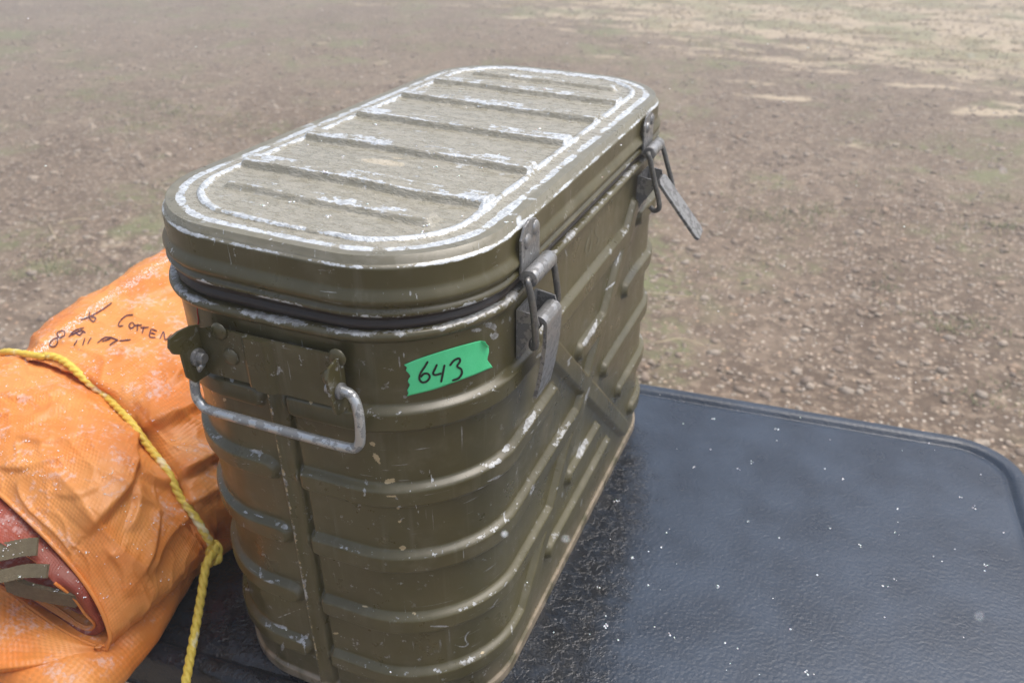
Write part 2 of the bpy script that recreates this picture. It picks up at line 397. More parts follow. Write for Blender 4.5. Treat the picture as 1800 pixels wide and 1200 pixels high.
st = scatter('gravel', P3, np.clip(sz, .0015, .019), MAT['stone'], .6); tag(st, kind='stuff')

# grass: thin blades, green and straw-coloured, in loose tufts
m = NB('grass_blade'); t = m.attr('tone'); m.set(base=m.ramp(t, [(0, (.10, .13, .05)), (.45, (.19, .21, .10)), (.6, (.34, .29, .16)), (1, (.46, .38, .24))]), rough=.7); MAT['grass'] = m.m
def blades(name, centers, per, spread, length, toner):
    V, F, T = [], [], []
    for (cx, cy, k) in centers:
        base = toner(k)
        for _ in range(per):
            r = spread*k*math.sqrt(random.random()); a = random.uniform(0, 6.283)
            x, y = cx+r*math.cos(a)*1.6, cy+r*math.sin(a); z = gz(x, y)-.002
            L = length*random.uniform(.4, 1.1); d = random.uniform(0, 6.283); lean = random.uniform(.4, 1.3)
            wd = random.uniform(.0012, .0028); px_, py_ = -math.sin(d)*wd, math.cos(d)*wd
            i = len(V); e1 = (x+math.cos(d)*L*.4*lean, y+math.sin(d)*L*.4*lean, z+L*.5); e2 = (x+math.cos(d)*L*lean, y+math.sin(d)*L*lean, z+L*.55*random.random())
            V += [(x-px_, y-py_, z), (x+px_, y+py_, z), (e1[0]+px_*.7, e1[1]+py_*.7, e1[2]), (e1[0]-px_*.7, e1[1]-py_*.7, e1[2]), e2]
            F += [(i, i+1, i+2, i+3), (i+3, i+2, i+4)]; tt = min(1, max(0, random.gauss(base, .12))); T += [tt]*5
    o = mesh_obj(name, V, F, MAT['grass'], None, False, {'tone': T}); return tag(o, kind='stuff')
cs = []
for (px_, py_, k, n) in ((1390, 375, 1.5, 30), (1560, 330, .8, 5), (260, 190, 1.8, 26), (130, 165, 1.2, 14), (400, 215, 1.6, 24), (240, 225, 1.2, 14), (60, 475, 1.3, 12), (330, 195, 1.2, 10), (1700, 410, .9, 4), (1765, 412, .8, 5), (1560, 480, .8, 3),
                         (1630, 550, .9, 4), (1690, 552, 1.0, 5), (1780, 680, 1.0, 4), (1780, 345, 1, 3), (1240, 320, 1.0, 3), (1480, 85, 2.5, 14), (1350, 90, 2.5, 12), (1300, 40, 3, 18), (1560, 110, 2.5, 16), (1230, 60, 3, 12), (880, 25, 3, 16), (960, 20, 3, 16), (590, 50, 2.5, 16), (470, 35, 2.5, 12), (1060, 75, 2.5, 10), (1780, 130, 2.5, 12), (1740, 90, 2, 12), (1120, 15, 3, 10), (1700, 8, 4, 20), (1500, 5, 4, 16), (20, 80, 2, 8), (1555, 180, 1.5, 6), (1470, 175, 1.5, 5)):
    c = pz(px_, py_, GZ)
    for _ in range(n):
        cs.append((c[0]+random.gauss(0, .10*k), c[1]+random.gauss(0, .08*k), random.uniform(.5, 1.2)*min(k, 1.6)))
blades('short_green_grass', cs, 22, .05, .024, lambda k: random.choice((.15, .3, .45, .6)))
cs = []
while len(cs) < 650:
    x, y = random.uniform(-6, 2.5), random.uniform(4.5, 11); v = y+.42*x
    if random.random() < sstep(4.8, 8, v) and proj((x, y, GZ))[0, 1] > -60: cs.append((x, y, random.uniform(.6, 1.8)))
blades('dry_grass', cs, 34, .07, .05, lambda k: random.choice((.7, .85, .95)))

# single pale straws lying on the dirt
m = NB('pale_straw'); m.set(base=(.55, .46, .30), rough=.7); MAT['straw'] = m.m
straws = [((1122, 514), (1160, 519), (1212, 521), 'long pale straw on the dirt beside the open far latch side of the can'),
          ((1150, 602), (1200, 598), (1240, 609), 'bent pale straw on the dirt just beyond the black table edge near the can'),
          ((100, 393), (128, 388), (152, 384), 'short straw lying level on the brown dirt left of the can'),
          ((86, 393), (92, 408), (100, 422), 'short straw pointing downward on the dirt left of the can'),
          ((1040, 378), (1050, 372), (1062, 365), None),
          ((1165, 300), (1200, 304), (1245, 303), 'thin straw on the dirt behind the upright latch lever')]
for a3 in straws:
    if a3[3] is None: continue
    P = [pz(*q, GZ+.012) for q in a3[:3]]; P = np.array(P); P[1, 2] += .006
    o = tube('dry_straw', crom(P, 12), .0016, MAT['straw'], seg=6); tag(o, a3[3], 'straw', 'loose straws lying on the dirt')

# ------------------------------------------------------------------ the black plastic table
TA = math.radians(4.6); TC = np.array([-.052, .0, 0.])
ca, sa = math.cos(TA), math.sin(TA)
# local frame: u along the long side, v across. far outer edge passes (.08,.250), near groove passes (-.08,-.225)
def tl(u, v, z=0): return np.stack([u*ca-v*sa, u*sa+v*ca, np.zeros_like(u)+z], -1)
V_FAR = -.08*sa+.2475*ca; V_NEAR = -(-.08)*sa-.249*ca; U_R = .457*ca+.152*sa+.021; U_L = -.57
def table():
    root = empty('plastic_table', (0.0, 0.0, GZ)); tag(root, 'small black plastic table with raised rim carrying the olive can and orange tarp', 'table')
    cxu, cyv, hu, hv, R = (U_R+U_L)/2, (V_FAR+V_NEAR)/2, (U_R-U_L)/2, (V_FAR-V_NEAR)/2, .062
    n = 1200
    # perimeter
    per = []
    for k, (sx, sy) in enumerate(((1, -1), (1, 1), (-1, 1), (-1, -1))):
        for a in np.linspace(-90+90*k, 90*k, 60): per.append((cxu+sx*(hu-R)+R*math.cos(math.radians(a)), cyv+sy*(hv-R)+R*math.sin(math.radians(a))))
    per = np.array(per); seg = np.roll(per, -1, 0)-per; L = np.hypot(*seg.T); cum = np.concatenate([[0], np.cumsum(L)])
    t = np.linspace(0, cum[-1], n, endpoint=False); closed = np.vstack([per, per[:1]])
    pu, pv = np.interp(t, cum, closed[:, 0]), np.interp(t, cum, closed[:, 1])
    su = np.clip(pu, cxu-hu+hv, cxu+hu-hv); sv = np.full(n, cyv)
    prof = [(-.002, -.034), (0, -.0335), (0, -.030), (0, -.004), (.0006, -.001), (.002, .0012), (.004, .0022), (.008, .0028), (.0125, .0026), (.0155, .0012), (.0175, -.0012), (.019, -.0020), (.0205, -.0016), (.0235, -.0002), (.028, 0)]
    rows = []
    for d, z in prof:
        nu_, nv_ = (pu-np.clip(pu, cxu-hu+R, cxu+hu-R)), (pv-np.clip(pv, cyv-hv+R, cyv+hv-R)); ln = np.hypot(nu_, nv_)+1e-9
        rows.append(tl(pu-nu_/ln*d, pv-nv_/ln*d, z))
    bu, bv = pu-nu_/ln*.028, pv-nv_/ln*.028
    for q in np.linspace(0, 1, 60)[1:]:
        rows.append(tl(bu+(su-bu)*q, bv+(sv-bv)*q, 0))
    V = np.stack(rows, 1).reshape(-1, 3)
    V[:, 2] -= .0005
    # wet round the can; the dark tone beside it also paints in its reflection
    x, y = V[:, 0], V[:, 1]
    wet = .62-np.clip((np.maximum(np.abs(x+.0)-.11, 0)), 0, 1)*11*(x > 0)-np.where(x < -.1, np.clip(-x-.1, 0, 1)*1.5, 0)-np.clip(y-.16, 0, 1)*6
    wet = np.where(x > .1, .60-(x-.106-.045*np.clip((.2-y)/.3, 0, 1.2))*9-np.clip(y-.1, 0, 1)*4, wet)
    mesh_obj('tabletop', V, grid_faces(n, len(rows), True), MAT['plastic'], root, True, {'wet': np.clip(wet, -1, .62)}).location = (0, 0, -GZ)
    for (u, v) in ((U_L+.08, V_NEAR+.07), (U_L+.08, V_FAR-.07), (U_R-.08, V_NEAR+.07), (U_R-.08, V_FAR-.07)):
        p = tl(np.array(u), np.array(v)); o = tube('leg', np.array([(p[0], p[1], -.004-GZ-.0), (p[0], p[1], .02)]), .014, MAT['plastic'], root, seg=16)
    return root
table()

# ------------------------------------------------------------------ the olive insulated can
CW, CL = .212, .44; ZB = .2995                      # width, length, top of the body
can = empty('insulated_food_container', (0, 0, 0)); tag(can, 'dented olive drab metal food container with ribbed lid standing on the black table', 'container')
def perimeter(W, L, R, n, b=.005):
    per = []
    for k, (sx, sy) in enumerate(((1, -1), (1, 1), (-1, 1), (-1, -1))):
        for a in np.linspace(-90+90*k, 90*k, 90): per.append((sx*(W/2-R)+R*math.cos(math.radians(a)), sy*(L/2-R)+R*math.sin(math.radians(a))))
    per = np.array(per)
    seg = np.roll(per, -1, 0)-per; Ls = np.hypot(*seg.T); cum = np.concatenate([[0], np.cumsum(Ls)]); closed = np.vstack([per, per[:1]])
    t = np.linspace(0, cum[-1], n, endpoint=False)
    x, y = np.interp(t, cum, closed[:, 0]), np.interp(t, cum, closed[:, 1])
    nx, ny = x-np.clip(x, -W/2+R, W/2-R), y-np.clip(y, -L/2+R, L/2-R)
    ln = np.hypot(nx, ny)+1e-9; nx, ny = nx/ln, ny/ln
    s = 1-(2*x/W)**2; y = y+np.sign(y)*b*s*np.clip(np.abs(y)/(L/2), 0, 1)**8
    return x, y, nx, ny
RIBZ = (.2455, .1925, .1415, .0895, .0385)
def seg_d(px, py, a, b):
    ax, ay = a; bx, by = b; dx, dy = bx-ax, by-ay; t = np.clip(((px-ax)*dx+(py-ay)*dy)/(dx*dx+dy*dy), 0, 1)
    return np.hypot(px-ax-t*dx, py-ay-t*dy)
def ribprof(d, h, w0=.0048, w1=.0094): return h*1.16*(1-sstep(w0, w1, d))
def body_height(x, y, nx, ny, z):
    """outward displacement and wear of the pressed sheet at perimeter point (x,y) and height z"""
    H = np.zeros(z.shape); H = H+0
    side = np.abs(nx) > .985           # on the long flat sides
    # horizontal ribs running round each end to the X on the long sides
    lim = {0: .122, 1: .088, 2: .038, 3: .090, 4: .142}
    for k, rz in enumerate(RIBZ):
        dz = np.abs(z-rz)
        sidecut = np.where(np.abs(y) < CL/2-.068, lim[k]-np.abs(y+.008*0), -1)      # >0: beyond the rib's end, towards the middle
        e1 = np.where(sidecut > 0, sidecut, 0)
        # at the near/far end: break at the seam
        end = (np.abs(ny) > .9)
        e2 = np.where(end & (x > -.021) & (x < .0075), np.minimum(x+.021, .0075-x), 0)
        e2 = np.maximum(e2, 0); d = np.hypot(dz, np.maximum(e1, e2))
        H = np.maximum(H, ribprof(d, .0042))
    s = np.where(side, 1.0, sstep(.93, .985, np.abs(nx)))
    A = ribprof(seg_d(y, z, (-.112, .250), (.118, .030)), .0042, .0058, .0105)
    B = ribprof(seg_d(y, z, (-.137, .040), (.095, .262)), .0042, .0058, .0105)
    T = [((-.083, .2465), (.078, .2465)), ((-.030, .1955), (.026, .1955)), ((-.043, .0895), (.022, .0895)), ((-.085, .0505), (.058, .0505))]
    X = np.maximum(A, B)
    for a_, b_ in T: X = np.maximum(X, ribprof(seg_d(y, z, a_, b_), .0042))
    H = np.maximum(H, X*s)
    return H
def build_body():
    n, nz = 1500, 420
    x, y, nx, ny = perimeter(CW, CL, .067, n)
    zs = np.linspace(0, ZB-.006, nz)
    X, Z = x[:, None]+0*zs[None], 0*x[:, None]+zs[None]; Y = y[:, None]+0*zs[None]; NX, NY = nx[:, None]+0*zs, ny[:, None]+0*zs
    taper = -.0012*(1-Z/ZB)
    H = body_height(X, Y, NX, NY, Z)
    front = (NY < -.95)
    # vertical lap seam on the near end
    seam = (1-sstep(.0048, .0062, np.abs(X+.0045)))*(NY < -.9)*(Z < .262)
    seamlap = np.where((NY < -.9), .0020*seam+.0022*np.exp(-((X+.0085)/.0018)**2)*(Z < .262)-.0040*np.exp(-((X-.0020)/.0014)**2)*(Z < .262), 0)
    H = H+seamlap
    # base flange
    fl = .0022*(1-sstep(.007, .009, Z)); H = H+fl
    # dents
    dn = np.zeros(H.shape); 
    for (dx, dy, dz, r, h) in ((.106, .13, .262, .025, -.0022), (.106, .115, .215, .02, -.0018), (.03, -.222, .16, .04, -.001), (-.07, -.21, .12, .03, -.0012), (.106, -.06, .12, .03, -.0008)):
        dn += h*np.exp(-(((X-dx)**2+(Y-dy)**2+(Z-dz)**2)/r**2))
    T = H+taper+dn
    PX, PY = X+NX*T, Y+NY*T
    # wear: ridge crests, seam, corners
    g = np.gradient(H, axis=1)*1000
    crest = np.clip(H/.0042, 0, 1)
    wear = .14+.20*np.abs(np.gradient(H, zs, axis=1)).clip(0, 1)
    wear = wear+.30*np.exp(-((X+.0085)/.0020)**2)*(NY < -.9)*(Z < .26)
    wear = wear+.05*(crest > .5)*(NY < -.2)+.08*sstep(.26, .295, Z)
    wear += .05*(NX > .7)*(crest > .6)
    prim = np.zeros(H.shape)
    q = proj(np.stack([PX, PY, Z], -1).reshape(-1, 3)).reshape(PX.shape+(2,)); vis = (NX > .1) | (NY < -.15)
    def spot(px_, py_, a, b, ang=0.0):
        c_, s_ = math.cos(math.radians(ang)), math.sin(math.radians(ang)); dx, dy = q[..., 0]-px_, q[..., 1]-py_
        return np.exp(-(((dx*c_+dy*s_)/a)**2+((-dx*s_+dy*c_)/b)**2)**1.5)*vis
    for t in ((685, 845, 14, 7, -10), (663, 806, 17, 7, 55), (655, 780, 8, 5, 30), (688, 872, 12, 3, 0), (708, 962, 10, 6, 0), (728, 1078, 6, 5, 0), (699, 893, 5, 3, 0), (703, 916, 5, 4, 0), (395, 702, 5, 5, 0), (545, 705, 9, 5, 60), (600, 718, 16, 4, 5), (848, 1146, 7, 4, 0), (590, 1112, 9, 3, 0), (640, 1065, 10, 3, 15)): prim += .66*spot(*t)
    for t in ((932, 738, 24, 6, -58), (888, 788, 9, 5, -50), (1040, 584, 20, 5, -62), (1030, 603, 9, 4, -60), (998, 640, 12, 4, -60), (1032, 694, 18, 3, -72), (962, 606, 8, 8, 0), (950, 622, 12, 3, -45), (1022, 790, 20, 4, -66), (936, 860, 20, 4, -60), (990, 868, 14, 3, -70), (862, 572, 16, 7, 20), (868, 590, 10, 9, 0), (838, 580, 14, 4, 0), (848, 602, 8, 4, 0),
              (480, 640, 6, 16, 0), (408, 662, 6, 10, 0), (718, 648, 5, 4, 0), (880, 470, 10, 5, -30), (708, 962, 5, 4, 0), (445, 1038, 12, 4, 20), (497, 1100, 16, 5, 15), (497, 1135, 4, 14, 15), (540, 1115, 5, 6, 0), (470, 1022, 10, 3, 20), (452, 905, 20, 2.5, 15), (500, 925, 6, 5, 0), (450, 792, 14, 3, 12), (640, 868, 5, 10, 0), (655, 700, 22, 3, 3), (620, 1045, 24, 2.5, 12), (870, 840, 16, 2, -25), (770, 1100, 20, 2, 0)): wear += .36*spot(*t)
    rs = random.Random(5)
    for _ in range(70):                                   # fine scratches
        if rs.random() < .6: a_, b_, an = rs.uniform(420, 900), rs.uniform(620, 1190), rs.choice((rs.uniform(-25, 25), rs.uniform(60, 110)))
        else:
            a_ = rs.uniform(930, 1100); b_ = rs.uniform(430, 1100); an = rs.choice((-60, 90))+rs.uniform(-25, 25)
        wear += rs.uniform(.25, .42)*spot(a_, b_, rs.uniform(8, 38), 1.3, an)
    sq = crom([(892, 1020), (880, 1045), (868, 1062), (850, 1085), (838, 1100), (822, 1112), (818, 1122), (822, 1132), (812, 1136), (798, 1132)], 40)
    for p0, p1 in zip(sq[:-1], sq[1:]): wear += .30*spot(*((p0+p1)/2), 3, 1.5, math.degrees(math.atan2(*(p1-p0)[::-1])))
    prim += .50*np.exp(-((X+.0085)/.0020)**2)*(NY < -.9)*(Z < .25)
    dirt = (1-sstep(.006, .011, Z))*.85+.25*(1-sstep(.01, .035, Z))
    V = np.stack([PX, PY, Z], -1).reshape(-1, 3)
    return mesh_obj('body', V, grid_faces(n, nz, True), MAT['body'], can, True, {'wear': wear, 'dirt': dirt, 'primer': prim})
body = build_body()

def ring_profile(name, prof, mat, R=.067, n=1400, tilt=None, parent=None, W=CW, L=CL, attrs=None, close=False):
    """prof: list of (outward offset, z, wear)"""
    x, y, nx, ny = perimeter(W, L, R, n)
    rows = []; wr = []
    for (o, z, wv) in prof:
        P = np.stack([x+nx*o, y+ny*o, np.full(n, z)], -1)
        rows.append(P); wr.append(np.full(n, wv))
    if close: rows.append(rows[0]); wr.append(wr[0])
    V = np.stack(rows, 1); W_ = np.stack(wr, 1)
    if tilt is not None: V[..., 2] += tilt(V[..., 0], V[..., 1])
    V = V.reshape(-1, 3); z0 = np.zeros(len(V))
    at = {'wear': W_.ravel(), 'dirt': z0, 'primer': z0, 'top': z0}
    return mesh_obj(name, V, grid_faces(n, len(rows), True), mat, parent, True, at)
# rolled bead at the body's top and the inner floor it closes
bp = [(.000, ZB-.0075, .2), (.0008, ZB-.0065, .3)]
for a in np.linspace(-60, 90, 12): bp.append((.0016+.0026*math.cos(math.radians(a)), ZB-.0028+.0028*math.sin(math.radians(a)), .34+.20*math.sin(math.radians(max(a, 0)))))
bp += [(-.002, ZB-.0002, .4), (-.006, ZB-.0004, .1), (-.012, ZB-.0004, 0)]
bead = ring_profile('rolled_rim', bp, MAT['body'], parent=can)
TILT = lambda x, y: -.0044*y-.0277*x
gp = [(-.008, ZB-.001, 0), (-.0012, ZB, 0), (-.0006, ZB+.002, 0), (-.0003, ZB+.0035, 0), (-.0026, ZB+.0045, 0), (-.0026, ZB+.0055, 0), (-.0008, ZB+.0065, 0), (-.0012, ZB+.013, 0), (-.008, ZB+.013, 0)]
gas = ring_profile('gasket', gp, MAT['rubber'], parent=can, tilt=lambda x, y: TILT(x, y)*np.float32(0.55))

# the lid
Z4, Z3, Z2 = .3085, .3350, .3393
def build_lid():
    n = 1700
    R = .067
    x, y, nx, ny = perimeter(CW, CL, R, n)
    rows, wear, top = [], [], []
    side = [(-.006, Z4+.004, 0), (-.004, Z4+.0008, .1), (.001, Z4, .3), (.0020, Z4+.0003, .44), (.0026, Z4+.0014, .44), (.0024, Z4+.0026, .30), (.0012, Z4+.0034, .15), (.0006, Z4+.0042, .1),
            (.0012, Z4+.0052, .12), (.0024, Z4+.0066, .15), (.0030, Z4+.0082, .18), (.0028, Z4+.0096, .2), (.0018, Z4+.0114, .22), (.0010, Z4+.0128, .15), (.0002, Z4+.0140, .06), (0, Z4+.0155, .04)]
    for z in np.linspace(Z4+.017, Z3-.0016, 10): side.append((0, z, .05))
    side += [(-.0001, Z3-.0011, .36), (-.0005, Z3-.0003, .56), (-.0013, Z3+.0003, .48), (-.0024, Z3+.0008, .12)]
    for (o, z, wv) in side:
        rows.append(np.stack([x+nx*o, y+ny*o, np.full(n, z)], -1)); wear.append(np.full(n, wv)); top.append(np.full(n, 0.0 if z < Z3-.001 else .5))
    # top: inward by distance d
    ds = np.concatenate([np.linspace(.003, .030, 64), np.linspace(.0306, .067, 56)])
    def rimz(d):
        pts = [(0, Z3-.001), (.0024, Z3+.0008), (.0070, Z2-.0012), (.0090, Z2-.0001), (.0105, Z2+.0006), (.0125, Z2+.0004), (.0140, Z2-.0012), (.0160, Z2-.0018), (.0185, Z2-.0014), (.0200, Z2+.0012), (.0215, Z2+.0024), (.0235, Z2+.0022), (.0260, Z2+.0008), (.030, Z2+.0006), (.08, Z2+.0010)]
        return np.interp(d, [p[0] for p in pts], [p[1] for p in pts])
    def rimw(d):
        pts = [(0, .2), (.004, .10), (.0078, .16), (.0090, .46), (.0120, .54), (.0135, .42), (.0150, .10), (.0185, .08), (.0196, .26), (.0205, .54), (.0235, .54), (.0255, .30), (.029, .10), (.08, .0)]
        return np.interp(d, [p[0] for p in pts], [p[1] for p in pts])
    bumpn = None
    def lay(xx, yy, d):
        z = rimz(d); wv = rimw(d)
        inn = sstep(.0215, .0245, d)
        for (yc, hw, xl, hh, ww) in ((-.1640, .0088, .070, .0036, .40), (-.1280, .0104, .090, .0050, .48), (-.0625, .0104, .090, .0048, .48), (.0030, .0104, .090, .0048, .48), (.0685, .0104, .090, .0046, .48), (.1255, .0104, .090, .0044, .48), (.1690, .0085, .070, .0034, .38)):
            wob = .0006*np.sin(xx*90+yc*40)
            dd = np.abs(yy-yc-wob)
            k = (1-sstep(hw-.0046, hw, dd))*(1-sstep(xl-.006, xl, np.abs(xx)))
            z = np.maximum(z, Z2+.0006+hh*k*inn*.95)
            edge = np.exp(-((dd-hw+.0048)/.0018)**2)*(1-sstep(xl-.002, xl+.002, np.abs(xx)))
            nearedge = np.where(yy < yc, 1.0, .78)
            ends = 1+.08*sstep(.05, .075, np.abs(xx))
            wv = np.maximum(wv, ww*edge*nearedge*ends*inn)
            wv = np.maximum(wv, (.34+.04*sstep(.05, .08, np.abs(xx)))*k*inn*(ww > .35))
        return z, wv
    nxr, nyr = nx, ny
    cx, cy = x-nx*.067, y-ny*.067
    for d in ds:
        # inside R the offset keeps the corner centre; beyond it collapse to the spine
        xx, yy = x-nx*d, y-ny*d
        z, wv = lay(xx, yy, np.full(n, d)); wv = wv+.10*sstep(.2, .4, wv); rows.append(np.stack([xx, yy, z], -1)); wear.append(wv); top.append(np.full(n, .4+.6*float(sstep(.008, .011, d))))
    bx, by = x-nx*.067, y-ny*.067; sy = np.clip(by, -(CL/2-.067), CL/2-.067)
    for q in np.linspace(0, 1, 46)[1:]:
        xx, yy = bx*(1-q), by
        z, wv = lay(xx, yy, np.full(n, .07)); wv = wv+.10*sstep(.2, .4, wv); rows.append(np.stack([xx, yy, z], -1)); wear.append(wv); top.append(np.ones(n))
    V = np.stack(rows, 1); Wv = np.stack(wear, 1); Tp = np.stack(top, 1)
    V[..., 2] += TILT(V[..., 0], V[..., 1])
    # slight unevenness of a knocked-about lid
    for (dx, dy, r, h) in ((.04, -.15, .03, -.0010), (-.02, -.10, .04, .0006), (.03, .03, .05, -.0007), (-.05, .1, .04, .0005), (.09, -.08, .02, -.0006), (.0, -.19, .03, -.0008)):
        V[..., 2] += h*np.exp(-(((V[..., 0]-dx)**2+(V[..., 1]-dy)**2)/r**2))*Tp
    z0 = np.zeros(V.shape[0]*V.shape[1])
    pr = np.zeros(V.shape[:2])
    for (px_, py_, r) in ((655, 282, .007), (690, 285, .006), (700, 275, .004), (1075, 370, .001)):
        c = pz(px_, py_, .342); pr += .62*np.exp(-(((V[..., 0]-c[0])/2.2)**2+(V[..., 1]-c[1])**2)/r**2)
    # wear blotches where the ribs meet the ring
    for (px_, py_, r) in ((480, 280, .016), (600, 290, .016), (870, 350, .014), (840, 345, .012), (985, 242, .012), (940, 230, .012), (1040, 210, .010), (720, 390, .008), (760, 385, .008), (400, 330, .008), (1080, 175, .01), (700, 385, .006), (800, 410, .010), (350, 380, .008)):
        c = pz(px_, py_, .342); Wv += .06*np.exp(-(((V[..., 0]-c[0])/1.5)**2+(V[..., 1]-c[1])**2)/r**2)
    for (px_, py_, r) in ((900, 388, .006), (905, 385, .006), (880, 425, .005), (870, 430, .005), (850, 445, .004)):
        c = pxx(px_, py_, .100); Wv += .4*np.exp(-(((V[..., 0]-c[0]))**2+(V[..., 1]-c[1])**2+(V[..., 2]-c[2])**2)/r**2)
    return mesh_obj('lid', V.reshape(-1, 3), grid_faces(n, len(rows), True), MAT['lid'], can, True, {'wear': Wv, 'dirt': z0, 'primer': pr, 'top': Tp})
lid = build_lid()

# ---- handle bracket on the near end
FY = -.2262          # face of the near end
def rivet(c, nrm, r, h, mat, parent):
    bm = bmesh.new(); dome(bm, c, nrm, r, h); return bm_obj('rivet', bm, mat, parent, True)
bm = bmesh.new()
def facey(x):      # the y of the can's near end at x
    if abs(x) < CW/2-.067: return -CL/2-.005*(1-(2*x/CW)**2)
    a = (abs(x)-(CW/2-.067)); return -CL/2+.067-math.sqrt(max(.067**2-a*a, 0))-.005*(1-(2*x/CW)**2)
xs = np.linspace(-.050, .0445, 90)
def plate_y(x): return facey(max(min(x, .030), -.030))-.0052 if True else 0
def zt(x): return .2862 if x > -.040 else .2862-(-.040-x)*.35
def zb(x):
    return .2535 if x > .012 else (.2535+.0015*(x < -.012))
top_ = [bm.verts.new((x, plate_y(x)-.0030*max(0, min(1, (x+.0185)/.003, (.0005-x)/.003)), zt(x))) for x in xs]
bot_ = [bm.verts.new((x, plate_y(x)-.0030*max(0, min(1, (x+.0185)/.003, (.0005-x)/.003)), zb(x))) for x in xs]
topb = [bm.verts.new((x, plate_y(x)+.0016, zt(x))) for x in xs]; botb = [bm.verts.new((x, plate_y(x)+.0016, zb(x))) for x in xs]
for i in range(len(xs)-1):
    bm.faces.new((bot_[i], bot_[i+1], top_[i+1], top_[i])); bm.faces.new((botb[i+1], botb[i], topb[i], topb[i+1]))
    bm.faces.new((top_[i], top_[i+1], topb[i+1], topb[i])); bm.faces.new((bot_[i+1], bot_[i], botb[i], botb[i+1]))
bm.faces.new((top_[0], topb[0], botb[0], bot_[0])); bm.faces.new((top_[-1], bot_[-1], botb[-1], topb[-1]))
# flanges folded outwards that carry the handle's pivots
yl = plate_y(-.05)
lf = [(-.050, yl+.0014, .2850), (-.0505, yl-.004, .2868), (-.051, yl-.0125, .2876), (-.0515, yl-.0190, .2862), (-.0515, yl-.0205, .2815), (-.0510, yl-.0190, .2770), (-.0505, yl-.0145, .2745), (-.0500, yl-.0145, .2600), (-.050, yl-.0100, .2540), (-.050, yl+.0014, .2535)]
prism(bm, lf, (.0016, 0, 0))
yr = plate_y(.0445)
rf = [(.0430, yr+.0014, .2862), (.0430, yr-.0020, .2868), (.0430, yr-.0105, .2850), (.0430, yr-.0135, .2800), (.0430, yr-.0120, .2660), (.0430, yr-.0095, .2565), (.0430, yr-.0040, .2545), (.0430, yr+.0014, .2560)]
prism(bm, rf, (.0016, 0, 0))
bmesh.ops.recalc_face_normals(bm, faces=bm.faces)
brk = bm_obj('handle_bracket', bm, MAT['painted_metal'], can)
at_ = brk.data.attributes.new('wear', 'FLOAT', 'POINT'); at_.data.foreach_set('value', [.24+(.10 if abs(v.co.z-.2862) < .002 or v.co.y < -.236 else 0) for v in brk.data.vertices])
for (px_, py_) in ((384, 583), (405, 628), (592, 629), (580, 666)):
    c = pyy(px_, py_, plate_y(0)-.0005); c[1] = plate_y(c[0])-.0004; rivet(c, (0, -1, 0), .0052, .0022, MAT['painted_metal'], brk)
bm = bmesh.new(); add_cyl(bm, (-.0505, yl-.0050, .2680), (-.0430, yl-.0050, .2680), .0032, 12); add_cyl(bm, (-.0490, yl-.0050, .2680), (-.0465, yl-.0050, .2680), .0052, 20); bev(bm, .0006)
bm_obj('pivot_bolt', bm, MAT['steel'], brk)
bm = bmesh.new(); add_cyl(bm, (.0370, yr-.0050, .2690), (.0470, yr-.0050, .2690), .0030, 12); add_cyl(bm, (.0445, yr-.005, .2690), (.0466, yr-.005, .2690), .0045, 20); bev(bm, .0006)
bm_obj('pivot_bolt', bm, MAT['steel'], brk)
# handle rod
hp = [(-.0475, yl-.004, .2640), (-.0525, -.2355, .2560), (-.0528, -.2375, .2440), (-.0500, -.2380, .2385), (-.0440, -.2385, .2362), (-.02, -.239, .2362), (.0, -.239, .2362), (.025, -.239, .2362), (.0480, -.2385, .2362), (.0540, -.2380, .2385), (.0562, -.2375, .2450), (.0560, -.2365, .2600), (.0520, -.2350, .2680), (.0445, yr-.0046, .2695)]
tube('carrying_handle', crom(hp, 110), .0028, MAT['rod'], can, seg=14)

